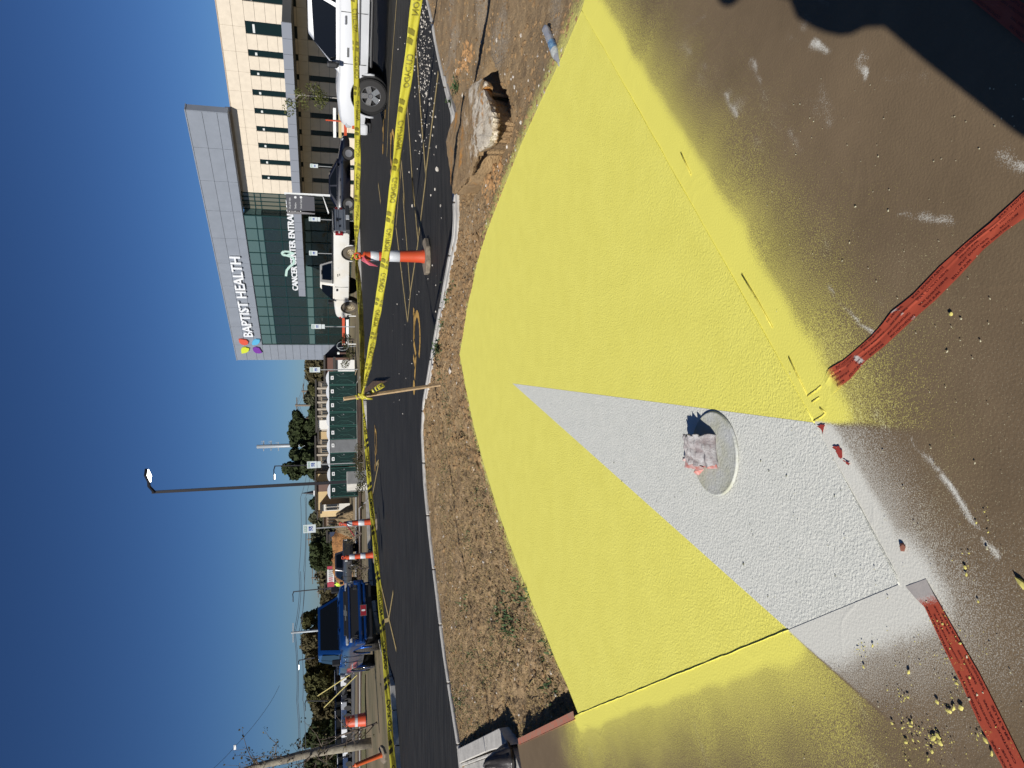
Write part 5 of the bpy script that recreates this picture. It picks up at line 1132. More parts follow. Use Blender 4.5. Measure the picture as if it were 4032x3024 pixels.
# ---- photographer (only the shadow falls into the picture)
def person():
    t=thing('person','person standing behind the camera holding up a phone, whose shadow falls over the brown board','person',(-.21,-.135,0),math.radians(-25))
    V=[(0,0,1.0),(0,0,1.22),(-.01,0,1.46),(-.04,.04,1.60),(-.09,.07,1.70),(-.10,.08,1.84),
       (-.16,0,1.49),(-.10,.12,1.28),(.0,.20,1.40),(.20,0,1.46),(.28,.08,1.22),(.22,.14,1.42),
       (-.15,0,.90),(-.15,.02,.52),(-.14,-.02,.10),(-.15,.12,.04),(.11,0,.95),(.13,.02,.52),(.13,-.02,.10),(.14,.12,.04)]
    E=[(0,1),(1,2),(2,3),(3,4),(4,5),(2,6),(6,7),(7,8),(2,9),(9,10),(10,11),(0,12),(12,13),(13,14),(14,15),(0,16),(16,17),(17,18),(18,19)]
    Rr=[.17,.12,.17,.08,.11,.09,.10,.06,.04,.10,.08,.04,.16,.10,.06,.05,.13,.09,.06,.05]
    me=bpy.data.meshes.new('body'); me.from_pydata(V,E,[]); o=bpy.data.objects.new('body',me); COL.objects.link(o); o.parent=t; me.materials.append(mat('dark_clothing',(.05,.06,.09),.9))
    md=o.modifiers.new('skin','SKIN'); md.use_smooth_shade=True
    for i,r_ in enumerate(Rr): me.skin_vertices[0].data[i].radius=(r_,r_)
    me.skin_vertices[0].data[0].use_root=True; sm_=o.modifiers.new('ss','SUBSURF'); sm_.levels=1; sm_.render_levels=1
    mb=MB(); mb.lathe([(.001,1.94),(.07,1.925),(.105,1.88),(.115,1.82),(.14,1.80),(.14,1.79),(.11,1.79)],o=(-.10,.08,0),n=28); mb.build('hard_hat',m_white,t,smooth=True)
    bx(t,'phone',m_black,(.14,.15,1.46),(.15,.012,.08))
person()
# ================= MIDDLE AND FAR OBJECTS =================
def atD(x,y,D): return at(x,y,D)
def base_at(x,y,D=None):
    """ground point on the land at this column, at depth D"""
    p=at(x,y,D); r=math.hypot(p.x,p.y); return Vector((p.x,p.y,gz(r)))
m_toil=mat('dark_green_plastic',(.004,.022,.018),.45,0,var=.2,scale=3); m_toilf=mat('green_plastic_frame',(.012,.062,.050),.5); m_dome=mat('white_plastic_roof',(.62,.64,.66),.5); m_tgrey=mat('grey_plastic',(.15,.155,.16),.6,0,var=.15,scale=2)
TD=54.5; TZ=gz(56)
# ---- portable toilets
def toilet(green=True):
    w_,h_,d_=1.02,2.06,1.1; t=thing('portable_toilet','x','portable toilet')
    m1=m_toil if green else m_tgrey
    mb=MB(); mb.box((0,d_/2,h_/2+.06),(w_,d_,h_)); mb.build('cabin',m1,t,bevel=.03)
    if green:
        for s in(-1,1): bx(t,'door_post',m_toilf,(s*(w_/2-.045),-.02,h_/2+.06),(.07,.05,h_-.02),.01)
        bx(t,'door',m_toil,(0,-.015,h_/2+.02),(w_-.22,.03,h_-.25),.01)
        rb=MB()
        for s in(-1,1):
            rb.tube([(s*.30,-.035,1.55),(s*.13,-.035,1.28),(s*.13,-.035,.72),(s*.34,-.035,.22)],.018,6); rb.tube([(s*.36,-.035,1.25),(s*.22,-.035,1.1),(s*.22,-.035,.8)],.012,6)
        rb.build('door_rib',m_toilf,t); bx(t,'latch',m_tgrey,(.34,-.05,1.05),(.07,.04,.09)); bx(t,'hinge',m_tgrey,(-.40,-.045,.30),(.06,.03,.05)); bx(t,'hinge',m_tgrey,(-.40,-.045,1.85),(.06,.03,.05))
    P=[]; mb=MB(); n=10
    for k in range(n+1):
        x=-w_/2-.02+(w_+.04)*k/n; z=h_+.06+.20*math.sin(math.pi*k/n)**.9
        for y in(-.04,d_+.04): P.append((x,y,z)); P.append((x,y,h_+.04))
    F=[]
    for k in range(n): a=4*k; F+=[(a,a+4,a+6,a+2),(a,a+1,a+5,a+4),(a+2,a+6,a+7,a+3)]
    F+=[(0,2,3,1),(4*n,4*n+1,4*n+3,4*n+2)]
    mb.add(P,F); mb.build('roof',m_dome,t,smooth=True,auto=45)
    bx(t,'door_sign',m_white,(0.02,-.055,1.86),(.28,.012,.20)); q=bx(t,'sign_symbol',mat('sign_grey',(.2,.2,.22),.6),(.02,-.064,1.86),(.14,.006,.09))
    mb=MB(); mb.box((0,d_/2,.03),(w_+.04,d_+.04,.08)); mb.build('skid_base',m_black,t); return t
g_=toilet(True); y_=toilet(False)
ys=[1488,1541,1595,1648,1702,1752,1805,1863,1926]
LB=['rightmost green portable toilet, next to the hospital corner sign post','second green portable toilet from the right, above the top of the wooden stake','third green portable toilet from the right, just left of the stake','fourth green portable toilet from the right','fifth green portable toilet from the right, beside the grey one','plain grey portable toilet in the middle of the green row','green portable toilet left of the grey one, behind a parking sign','green portable toilet standing right behind the concrete lamp base','leftmost green portable toilet, its bright side wall facing the road']
first=True
for i,(yy,lb) in enumerate(zip(ys,LB)):
    src=y_ if i==5 else g_
    o=src if (i==5 or i==0) else copy_tree(src)
    p=at(1405,yy,TD+ (i*.12)); o.location=(p.x,p.y,TZ); o.rotation_euler=(0,0,-math.atan2(p.x,p.y)*1.0+ (0.10 if i<8 else .12)); o.scale=(1.0,1,1.0); o['label']=lb; o['group']='row of portable toilets'
p=at(1330,1968,TD); t=thing('toilet_side_panel','bright green outer side of the last portable toilet carrying a white hand mark','portable toilet')
bpy.data.objects.remove(t)
# ---- lamp post with concrete base
def lamp(label,base,top,arm,r,mtl,head=(.5,.22,.09),lit=True,group='lamp posts',concrete=False,sq=True):
    b=Vector(base); T_=Vector(top); t=thing('lamp_post',label,'lamp post',b,0,group); T_=T_-b
    mb=MB(); mb.cyl((0,0,0),T_,r,r*.85,n=4 if sq else 10); mb.build('pole',mtl,t)
    a=Vector(arm); e=T_+a; mb=MB(); mb.tube([T_-Vector((0,0,r)),T_+a*.45+Vector((0,0,r*.5)),e],[r*.8,r*.7,r*.6],6); mb.build('arm',mtl,t)
    d=a.normalized(); mb=MB(); mb.box(e+d*head[0]*.4,head,math.atan2(d.y,d.x)); mb.build('lamp_head',mtl,t,bevel=.02)
    if lit: mb=MB(); mb.box(e+d*head[0]*.4-Vector((0,0,head[2]/2+.012)),(head[0]*.85,head[1]*.85,.02),math.atan2(d.y,d.x)); mb.build('led_panel',mat('lit_led_panel',(1,.97,.85),.4,emit=14),t)
    return t
m_pole=mat('dark_bronze_metal',(.018,.017,.02),.5,.3)
lb=at(1441,1893,29.5); lb.z=-.05; lt=at(598,1938,29.2); hd=at(584,1885,28.2)
lp=lamp('tall black lamp post with a lit head, on a concrete base before the toilets',lb,lt,hd-lt,.085,m_pole,(.62,.30,.10))
for c in kids(lp):
    if c.name.startswith('led_panel'): c.scale=(1,1,1)
mb=MB(); mb.box((0,0,.42),(.62,.62,.84)); o=mb.build('concrete_base',mat('pale_concrete_base',(.50,.48,.43),.9,0,var=.12,scale=4,bump=.3,bscale=30),lp,bevel=.02); o.rotation_euler=(0,0,math.radians(38))
# small far lamp posts
def flamp(lab,bx_,by_,tx,ty,hx,hy,D,r=.08,lit=False):
    b=at(bx_,by_,D); T_=at(tx,ty,D); h=at(hx,hy,D); lamp(lab,b,T_,h-T_,r,m_pole,(.5,.25,.08),lit,'distant street lamps')
flamp('slim dark street lamp beside the grey toilet, arm pointing left',1300,1830,1080,1835,1079,1868,60,.06,True)
flamp('dark street lamp rising between the grey pickup and the blue pickup',1295,2316,1154,2330,1154,2352,75,.07)
flamp('street lamp behind the rear window of the blue pickup, arm to the left',1240,2590,1176,2600,1175,2620,80,.07,True)
flamp('street lamp standing over the bare shrubs left of the blue pickup',1290,2760,1202,2760,1202,2782,80,.07)
# monopole and utility poles
def pole(lab,bx_,by_,tx,ty,D,r,mtl,arms=0,group='utility poles',armw=1.2,name='utility_pole'):
    b=at(bx_,by_,D); b.z=gz(D); T_=at(tx,ty,D); t=thing(name,lab,'utility pole',b,0,group); T_=T_-b
    mb=MB(); mb.cyl((0,0,0),T_,r*1.2,r,n=10); mb.build('pole',mtl,t,smooth=True)
    for k in range(arms): mb=MB(); mb.box(T_-Vector((0,0,.25+.9*k)),(armw*2,.14,.14),.2); mb.build('crossarm',mtl,t)
    return t
m_galv=mat('galvanised_steel',(.30,.33,.35),.5,.2); m_wpole=mat('weathered_wood_pole',(.16,.13,.10),.9)
mono=pole('tall pale steel monopole tower above the big trees, behind the grey toilet',1300,1748,1011,1759,120,.30,m_galv,0,None,name='monopole')
for k,(x,y) in enumerate(((1038,1759),(1067,1758),(1096,1758),(1039,1752),(1068,1752))): 
    c=at(x,y,120)-mono.location; mb=MB(); mb.box(c,(1.4,.12,.12)); mb.box(c+Vector((.6,0,.15)),(.06,.06,.5)); mb.build('antenna_bracket',m_galv,mono)
pole('utility pole with a crossarm between the dark trees and the pale tree',1290,1596,1162,1596,110,.16,m_wpole,1); pole('shorter utility pole with two white boxes, by the pale green tree',1290,1541,1188,1541,110,.15,m_wpole,1)
pole('wooden utility pole carrying the wires above the roof of the blue pickup',1300,2478,1146,2492,95,.14,m_galv,1)
pole('small pole with crossarm left of the round oak',1300,2228,1224,2228,130,.14,m_wpole,1); pole('thin pole with crossarm above the banner, left one',1310,2262,1237,2262,150,.14,m_wpole,1); pole('thin pole with crossarm above the banner, right one',1310,2270,1226,2276,150,.14,m_wpole,1)
pole('pole with crossarm in front of the grey trees left of the reserved parking sign',1300,2122,1210,2124,130,.14,m_wpole,1); pole('short pole near the bare shrubs right of the blue pickup roof',1310,2330,1248,2330,150,.14,m_wpole,1)
# wires
def wires(lab,runs,r=.035):
    mb=MB()
    for a,b,sag in runs:
        A=at(*a); B=at(*b); mb.tube([A.lerp(B,t)-Vector((0,0,sag*4*t*(1-t))) for t in np.linspace(0,1,14)],r,4)
    tag(mb.build('overhead_wires',mat('wire_grey',(.10,.11,.13),.6)),lab,'power lines')
wires('bundle of overhead power lines sweeping left over the blue pickup to the frame edge',[((1178+dx,1500,112),(1170+dx,1760,112),.3) for dx in()]+[((1183+o_,1960,105),(1177+o_,2250,100),.2) for o_ in(0,18)]+[((1177+o_,2250,100),(1157+o_,2490,95),.3) for o_ in(0,6,20)]+[((1157+o_,2490,95),(1168+o_,2760,90),.2) for o_ in(0,5,24)]+[((1168+o_,2760,90),(1172+o_,3070,86),.2) for o_ in(0,5,26)]+[((1207,1960,105),(1186,2490,95),.2)])
wires('power lines running from the hospital corner to the pole above the toilets',[((1198+o_,1424,110),(1163+o_,1596,110),.5) for o_ in(0,5,14)]+[((1163+o_,1596,110),(1170+o_,1700,112),.4) for o_ in(0,8)]+[((1166,1596,110),(1183,1960,105),1.4),((1180,1600,110),(1203,1960,105),1.2)],.03)
wires('single thin cable slanting down across the open sky at far left',[((1100,2700,60),(920,2945,50),.3),((920,2945,50),(800,3060,46),.1)],.012)
mb=MB(); mb.box(at(925,2942,50),(.3,.1,.14)); tag(mb.build('cable_closure',m_white),'small white box hanging on the slanting cable','cable box')
# ---- reserved parking signs
m_sw=mat('sign_white',(.55,.60,.60),.5); m_sb=mat('sign_blue',(.012,.06,.26),.5); m_sg=mat('sign_green_print',(.05,.22,.12),.5); m_sp=mat('sign_post_steel',(.30,.31,.31),.5,.3)
def psign(lab,basepx,toppx,D,w=.31,hh=.46,extra=False,post=True,bz=None):
    T_=at(*toppx,D); b=at(*basepx,D); 
    if bz is not None: b.z=bz
    t=thing('parking_sign',lab,'parking sign',b,-math.atan2(b.x,b.y)*.6,'accessible parking signs'); h=T_.z-b.z
    bx(t,'post',m_sp,(0,.03,h/2),(.045,.03,h)); bx(t,'sign_plate',m_sw,(0,0,h-hh/2),(w,.012,hh),.0)
    bx(t,'blue_square',m_sb,(0,-.010,h-hh*.60),(w*.5,.006,w*.5))
    for i,(tx,sz,zz) in enumerate((('RESERVED',.052,.17),('PARKING',.055,.30))):
        v,f=text_mesh(tx,1,align='CENTER',bold=.02); mx=max(abs(a[0]) for a in v); mb=MB(); mb.add([(a[0]/mx*w*.40,-.0085,h-hh*zz+a[1]*sz) for a in v],f); mb.build('sign_text',m_sg,t)
    mb=MB(); c=Vector((0,-.0145,h-hh*.60)); s=w*.2
    mb.add([c+Vector((s*.9*math.cos(a)-.1*s,0,s*.9*math.sin(a)-.35*s)) for a in np.linspace(2.6,6.4,10)]+[c+Vector((s*.6*math.cos(a)-.1*s,0,s*.6*math.sin(a)-.35*s)) for a in np.linspace(6.4,2.6,10)],[(i,i+1,18-i,19-i) for i in range(9)])
    mb.box(c+Vector((-.1*s,0,.35*s)),(.25*s,.004,.9*s)); mb.box(c+Vector((.25*s,.001,-.1*s)),(.7*s,.004,.22*s)); mb.box(c+Vector((.6*s,.002,-.5*s)),(.2*s,.004,.8*s)); mb.box(c+Vector((-.1*s,.003,1.05*s)),(.3*s,.004,.3*s)); mb.build('wheelchair_symbol',m_white,t)
    if extra: bx(t,'lower_plate',m_sw,(0,0,h-hh-.10),(w*.95,.012,.16)); 
    return t
psign('accessible parking sign on a grey post left of the lamp base, above a leaning channelizer',(1440,2068),(1194,2070),28,.31,.46)
psign('accessible parking sign with a lower plate, in front of the green toilets',(1432,1822),(1209,1827),34,.32,.44,True)
psign('accessible parking sign right of the toilets, near the hospital corner',(1408,1455),(1219,1453),36,.25,.50)
psign('accessible parking sign before the glass lobby, just beyond the old white pickup',(1398,1287),(1226,1285),38,.24,.50,True)
psign('accessible parking sign above the cab of the old white pickup',(1390,1002),(1217,1001),42,.26,.46)
psign('accessible parking sign beside the tailgate of the old white pickup, lower plate attached',(1390,870),(1216,869),42,.24,.46,True)
psign('accessible parking sign behind the roof of the navy sedan',(1390,663),(1221,663),48,.24,.50)
# ---- monument direction sign
p=at(1290,838,36); ms=thing('direction_sign','grey hospital direction sign with arrows on a white post, behind the tailgate','direction sign',(p.x,p.y,-.12))
u0=at(1129,838,36); 
def D2(x,y): q=at(x,y,36); return Vector((q.x-p.x,0,q.z+.12))
a,b,c_,d_=D2(1125,765),D2(1131,828),D2(1240,840),D2(1237,775)
q=MB(); q.prism([a,b,c_,d_],(0,.12,0)); q.build('sign_panel',mat('sign_panel_grey',(.10,.10,.11),.5),ms)
a2,b2,c2_,d2_=D2(1130,829),D2(1131,840),D2(1240,842),D2(1240,831); q=MB(); q.prism([a2,b2,c2_,d2_],(0,.13,0)); q.build('arrow_strip',mat('arrow_strip_grey',(.22,.21,.21),.5),ms)
q=MB(); q.prism([D2(1119,757),D2(1119,763),D2(1300,772),D2(1300,766)],(0,.14,0)); q.build('white_post',m_white,ms)
q=MB(); q.prism([D2(1270,772),D2(1273,776),D2(1296,838),D2(1292,842)],(0,.08,0)); q.build('diagonal_brace',m_white,ms)
for i,(tx,x_) in enumerate((('Drop-Off / Valet',1143),('Pavilion',1165),('Cancer Center',1187))):
    v,f=text_mesh(tx,1); mx=max(a_[0] for a_ in v); o_=D2(x_,822); wdt={0:.55,1:.30,2:.50}[i]; q=MB(); q.add([(o_.x+a_[0]/mx*wdt,-.006,o_.z-.02+a_[1]*.12) for a_ in v],f); q.build('sign_text',m_white,ms)
    o_=D2(x_-3,833); q=MB(); n=14; q.poly([(o_.x+.055*math.cos(2*math.pi*k/n),-.008,o_.z+.055*math.sin(2*math.pi*k/n)) for k in range(n)]); q.build('arrow_disc',m_black,ms)
    q=MB(); z=o_.z; q.poly([(o_.x-.04,-.012,z),(o_.x,-.012,z+.035),(o_.x,-.012,z+.012),(o_.x+.04,-.012,z+.012),(o_.x+.04,-.012,z-.012),(o_.x,-.012,z-.012),(o_.x,-.012,z-.035)]); q.build('arrow',m_white,ms)
    if i: o_=D2(x_-2,777); q=MB(); q.poly([(o_.x+.06*math.cos(2*math.pi*k/n),-.008,o_.z+.06*math.sin(2*math.pi*k/n)) for k in range(n)]); q.build('white_disc',m_white,ms)
# ---- other channelizers, barrel, post
def ch2(lab,b,t_,D,**k):
    B=at(*b,D); T_=at(*t_,D); return channelizer('channelizer_cone',lab,B,T_,**k)
o=ch2('orange channelizer post left of the lamp base, red ribbon streaming from its top',(1484,2052),(1336,2064),21.5,bands=((.34,.50),(.66,.80)),basew=.28)
mb=MB(); A=at(1340,2062,21.5); B=at(1362,2062,21.4); Cc=at(1395,2110,21.2); mb.tube([A,B,Cc],[.02,.015,.02],5); tag(mb.build('flagging_ribbon',mat('dark_red_ribbon',(.30,.03,.04),.5)),'red ribbon blown sideways from the channelizer left of the lamp base','ribbon')
ch2('orange channelizer post between the grey pickup and the blue pickup',(1478,2183),(1346,2196),22.5,bands=((.30,.45),(.62,.78)),basew=.28)
t=channelizer('delineator_tube','leaning plain orange tube post at the left edge of the lot',at(1513,2968,17.5),at(1382,3020,17.2),bands=(),r0=.06,r1=.05,basew=.22,handle=False,mo=mat('orange_tube',(.66,.12,.03),.5))
B=at(1456,2830,33); B.z=gz(33); dr=thing('traffic_barrel','orange traffic barrel with white bands on the verge, behind a leaning bare tree','traffic barrel',(B.x,B.y,gz(33)))
hB=.95; mb=MB(); mb.lathe([(.30,.02),(.30,.1),(.29,.12),(.28,.32),(.27,.34),(.265,.54),(.255,.56),(.25,.76),(.24,.78),(.23,.93),(.20,.95),(.001,.95)],n=24); mb.build('drum',m_or,dr,smooth=True,auto=40)
for z0,z1,r_ in((.12,.27,.290),(.42,.55,.272)): mb=MB(); mb.lathe([(r_,z0),(r_-.008,z1)],n=24); mb.build('white_band',m_refl,dr)
mb=MB(); mb.lathe([(.001,0),(.40,0),(.40,.05),(.30,.06)],n=20); mb.build('rubber_ring',m_black,dr)
# ---- trees
def leafmat(name,col): return mat(name,col,.85,0,col2=tuple(c*.45 for c in col),scale=1.6,detail=3,spec=.2)
LM=[leafmat('dark_foliage',(.045,.060,.022)),leafmat('olive_foliage',(.085,.085,.030)),leafmat('brown_green_foliage',(.095,.080,.038)),leafmat('grey_green_foliage',(.11,.115,.065))]
m_bark=mat('bark',(.14,.11,.085),.95,0,var=.3,scale=8)
def crown(blobs,n,s,seed,flat=1.0):
    r=np.random.default_rng(seed); w_=np.array([b[3]**2 for b in blobs]); w_=w_/w_.sum(); k=r.choice(len(blobs),n,p=w_); B=np.array(blobs)[k]
    d=r.normal(size=(n,3)); d/=np.linalg.norm(d,axis=1)[:,None]; rad=B[:,3]*r.uniform(.55,1.08,n)**.6; P=B[:,:3]+d*rad[:,None]*np.array([1,1,.8])
    nr=d+r.normal(size=(n,3))*.6; nr/=np.linalg.norm(nr,axis=1)[:,None]; a=np.cross(nr,r.normal(size=(n,3))); a/=np.linalg.norm(a,axis=1)[:,None]; b=np.cross(nr,a); sz=(s*r.uniform(.5,1.4,n))[:,None]
    V=np.stack([P-a*sz,P-b*sz*.8,P+a*sz,P+b*sz*.8],1).reshape(-1,3); me=bpy.data.meshes.new('crown'); F=np.arange(n*4,dtype=np.int32)
    me.vertices.add(n*4); me.vertices.foreach_set('co',V.ravel()); me.loops.add(n*4); me.loops.foreach_set('vertex_index',F); me.polygons.add(n); me.polygons.foreach_set('loop_start',np.arange(0,n*4,4,dtype=np.int32)); me.polygons.foreach_set('loop_total',np.full(n,4,dtype=np.int32)); me.update(calc_edges=True); return me
def tree(lab,y0,y1,xt,xb,D,lm,seed,n=2600,group='trees beyond the car park',low=.12,cat='tree',leaf=.0045):
    yc=(y0+y1)/2; b=at(xb,yc,D); T_=at(xt,yc,D); b.z=min(b.z,gz(D)); h=T_.z-b.z; w_=abs(y1-y0)/FP*D/2; t=thing('tree',lab,cat,b,0,group); r=np.random.default_rng(seed); bl=[]
    for k in range(30):
        u_=r.uniform(-1,1); zc=r.uniform(low,.90); lim=math.sqrt(max(.05,1-((zc-.42)/.66)**2)); rr=r.uniform(.22,.42)*max(w_,h*.3); rr=min(rr,h*.26)
        bl.append((u_*lim*max(w_-rr*.5,w_*.4),r.uniform(-.5,.5)*w_,min(zc*h,h-rr*.85),rr))
    bl.append((0,0,h*.55,min(w_*.55,h*.4))); bl.append((r.uniform(-.2,.2)*w_,0,h-min(w_*.3,h*.2),min(w_*.34,h*.22)))
    me=crown(bl,n,leaf*D*.62,seed); me.materials.append(LM[lm]); o=bpy.data.objects.new('crown',me); COL.objects.link(o); o.parent=t
    mb=MB(); mb.tube([(0,0,0),(.1,0,h*.3),(0,.1,h*.75)],[h*.028,h*.02,h*.008],7)
    for k in range(5): q=bl[k]; mb.tube([(0,0,h*.25+.05*k*h),(q[0]*.6,q[1]*.6,(q[2]+h*.3)/2),(q[0],q[1],q[2])],[h*.012,h*.008,h*.003],5)
    mb.build('trunk',m_bark,t,smooth=True); return t
TR=[('olive tree at the hospital corner, right of the sign post',1395,1515,1200,1300,100,2,'olive trees right of the toilets'),('low tree behind the first green toilets',1500,1560,1215,1300,102,1,''),('pale thin tree behind the utility poles',1530,1608,1197,1300,105,3,''),
('right half of the big dark evergreen clump',1590,1690,1150,1300,95,0,''),('centre of the big dark evergreen clump behind the toilets',1650,1760,1132,1300,98,0,''),('big dark tree behind the monopole, its left neighbour',1735,1820,1138,1300,96,0,''),('dark tree with a knobbly top behind the small street lamp',1785,1880,1108,1300,90,0,''),
('small dark tree above the beige building',1958,2002,1218,1285,100,0,''),('thin grey-green tree left of the beige building',2018,2066,1218,1300,100,3,''),('low grey tree left of the accessible parking sign',2070,2136,1226,1300,120,3,''),('round dark oak left of the parking sign',2126,2232,1220,1312,105,0,''),
('small olive tree behind the banner',2226,2312,1268,1315,140,1,''),('bare brownish thicket right of the blue pickup roof',2320,2400,1262,1315,140,2,''),
('tall olive tree behind the roof of the blue pickup, right',2400,2480,1188,1312,110,1,''),('tall brown-green tree behind the roof of the blue pickup, left',2470,2580,1182,1312,108,2,''),('olive tree left of the street lamp behind the blue pickup',2560,2660,1203,1314,112,1,''),('thin-topped tree left of the blue pickup',2640,2740,1198,1314,110,1,''),
('bushy tree above the far row of trucks',2720,2800,1222,1315,112,2,''),('low brown tree above the far trucks',2790,2870,1228,1316,114,2,''),('dark tree behind the leaning trunk',2850,2960,1192,1316,105,0,''),('dark tree at the left edge of the photo',2960,3080,1188,1318,105,0,'')]
for i,(lab,a,b,xt,xb,D,lm,gp) in enumerate(TR): tree(lab+', far away' if len(lab.split())<5 else lab,a-10,b+10,xt,xb,D,lm,100+i,7000)
o=tag(None or crown([(x,122+3*math.sin(x),.2+1.3*math.sin(x*.7)**2,3.0) for x in np.arange(-78,10,3.0)],14000,.33,77) and bpy.data.objects.new('distant_woods',crown([(x,132+3*math.sin(x),.6+1.2*math.sin(x*.7)**2,3.0) for x in np.arange(-82,12,3.0)],14000,.33,77)),'low hazy belt of woods on the horizon','woods',kind='stuff'); COL.objects.link(o); o.data.materials.append(LM[2])
# small planting bed shrubs and young tree
def shrub(lab,x,y,D,w_,h,lm,seed,z=None,n=900,cat='shrub',leaf=.025):
    b=at(x,y,D); 
    if z is not None: b.z=z
    t=thing('shrub',lab,cat,b,0,'shrubs in the planting beds'); r=np.random.default_rng(seed); bl=[(r.uniform(-.5,.5)*w_,r.uniform(-.4,.4)*w_,r.uniform(.3,.8)*h,r.uniform(.2,.35)*w_) for _ in range(9)]
    me=crown(bl,n,leaf,seed); me.materials.append(LM[lm]); o=bpy.data.objects.new('foliage',me); COL.objects.link(o); o.parent=t
    mb=MB(); 
    for q in bl[:6]: mb.tube([(0,0,0),(q[0]*.5,q[1]*.5,q[2]*.6),q[:3]],[.018,.012,.005],5)
    mb.build('stem',m_bark,t)
shrub('round green shrub in front of the hospital glass wall',1396,1338,38,.62,.8,0,5,cat='shrub'); shrub('low green shrub beside the hospital corner',1400,1402,37,.9,.75,1,6); shrub('olive shrub half hiding the concrete lamp base',1452,1885,27,.75,.55,1,7,None,700); shrub('low brownish shrub in the mulch in front of the toilets',1436,1790,33,.9,.55,2,8)
shrub('twiggy shrub in the planting bed left of the left channelizer',1425,2100,27,.8,.65,2,9,None,350); shrub('dry twiggy shrub behind the channelizer between the pickups',1452,2236,23,.8,.6,2,10,None,300); shrub('tiny green sprig in the mulch bed',1436,1992,29,.25,.2,1,11,None,120)
b=at(1290,385,34); yt=thing('tree','slender young tree with airy olive foliage behind the hood of the white pickup','tree',(b.x,b.y,-.1)); r=np.random.default_rng(5)
bl=[(r.normal(0,.42),r.normal(0,.35),r.uniform(1.5,3.4),r.uniform(.2,.42)) for _ in range(13)]; me=crown(bl,1300,.035,51); me.materials.append(leafmat('young_leaf',(.13,.14,.04))); o=bpy.data.objects.new('crown',me); COL.objects.link(o); o.parent=yt
mb=MB(); mb.tube([(0,0,0),(.03,0,1.4),(0,0,3.2)],[.035,.028,.01],6); 
for q in bl[:9]: mb.tube([(0.02,0,q[2]-.5),q[:3]],[.012,.004],4)
mb.build('trunk',mat('pale_bark',(.35,.32,.28),.9),yt)
# leaning bare tree left
def baretree(lab,pts,D,r0,r1,seed,br,leafn,mtl=m_bark):
    P=[at(x,y,D) for x,y in pts]; b=P[0].copy(); t=thing('bare_tree',lab,'tree',b); P=[p-b for p in P]; mb=MB(); n=len(P); mb.tube(P,[lerp(r0,r1,i/(n-1)) for i in range(n)],12); mb.build('trunk',mtl,t,smooth=True)
    r=np.random.default_rng(seed); mb=MB(); ends=[]
    for k in range(br):
        i=r.uniform(.25,1)*(n-1); a=P[int(i)].lerp(P[min(int(i)+1,n-1)],i-int(i)); d=Vector((r.normal(0,1),r.normal(0,.6),r.uniform(.1,1.2))).normalized(); L_=r.uniform(.5,1.5); q=[a]; c=a
        for j in range(4): d=(d+Vector(r.normal(0,.35,3))).normalized(); c=c+d*L_/4; q.append(c)
        mb.tube(q,[.022,.015,.011,.007,.004],5); ends+=q[2:]
        for j in range(3): e=q[2]+Vector(r.normal(0,.25,3)); mb.tube([q[2],e],[.006,.003],4); ends.append(e)
    mb.build('branches',m_bark,t)
    if leafn:
        me=crown([(e.x,e.y,e.z,.12) for e in ends],leafn,.035,seed); me.materials.append(LM[2]); o=bpy.data.objects.new('dry_leaves',me); COL.objects.link(o); o.parent=t
baretree('leaning pale tree trunk with twiggy branches at the left edge of the photo',[(1463,2924),(1380,2940),(1280,2955),(1180,2975),(1100,2996),(1030,3012),(950,3040)],24,.17,.10,3,30,700,mat('pale_trunk_bark',(.30,.27,.20),.9,0,col2=(.13,.11,.09),scale=5,bump=.5,bscale=20))  # trunk bark mottled pale and dark brown by noise
baretree('thin dark forked sapling leaning beside the traffic barrel',[(1485,2845),(1478,2850),(1430,2868),(1370,2885),(1330,2900)],22,.04,.02,8,8,60)
wires('two yellow guy-wire guards slanting down behind the blue pickup',[((1250,2740,60),(1380,2655,60),0),((1275,2786,60),(1405,2658,60),0)],.05)
g_o=[o for o in bpy.data.objects if o.name.startswith('overhead_wires')][-1]; g_o.name='guy_wire_guards'; g_o['category']='guy wires'; g_o.data.materials.clear(); g_o.data.materials.append(mat('guy_guard_yellow',(.50,.42,.14),.6))
# ---- distant buildings
def bld(lab,ya,yb,xt,xb,D,col,depth=10,name='building',wins=0,wcol=(.03,.035,.04),rf=None,trim=None,cat='building'):
    a=at(xb,(ya+yb)/2,D); T_=at(xt,(ya+yb)/2,D); z0=gz(D)-.2; w_=abs(yb-ya)/FP*D; t=thing(name,lab,cat,(a.x,a.y,z0),-math.atan2(a.x,a.y)); h=T_.z-z0
    mb=MB(); mb.box((0,depth/2,h/2),(w_,depth,h)); mb.build('wall',mat('wall_'+name+str(int(ya)),col,.85,0,var=.08,scale=1),t)
    bx(t,'roof',mat('roof_dark' if not rf else 'roof_'+str(int(ya)),rf or (.05,.045,.04),.8),(0,depth/2,h+.08),(w_+.5,depth+.5,.18))
    zv=at(xb,(ya+yb)/2,D).z-z0
    for k in range(wins):
        x=-w_/2+w_*(k+.5)/wins; f=bx(t,'window',mat('tan_window_frame',(.30,.25,.18),.7),(x,-.06,h*.66),(w_/wins*.55,.1,h*.42)); 
        for j in(-1,1): bx(f,'pane',mat('dull_pane',wcol,.2),(x+j*w_/wins*.13,-.125,h*.66),(w_/wins*.2,.02,h*.34))
        if trim: bx(t,'pilaster',mat('pale_pilaster',trim,.8),(-w_/2+w_*k/wins,-.08,h/2),(.22,.16,h))
    return t
bld('long low brown building with pale pilasters and windows behind the green toilets',1505,1690,1247,1300,85,(.13,.11,.09),8,'building',7,trim=(.42,.37,.30))
bld('second stretch of the low brown building, left of the white wall panel',1725,1855,1245,1300,84,(.12,.10,.08),8,'building',4,trim=(.42,.37,.30))
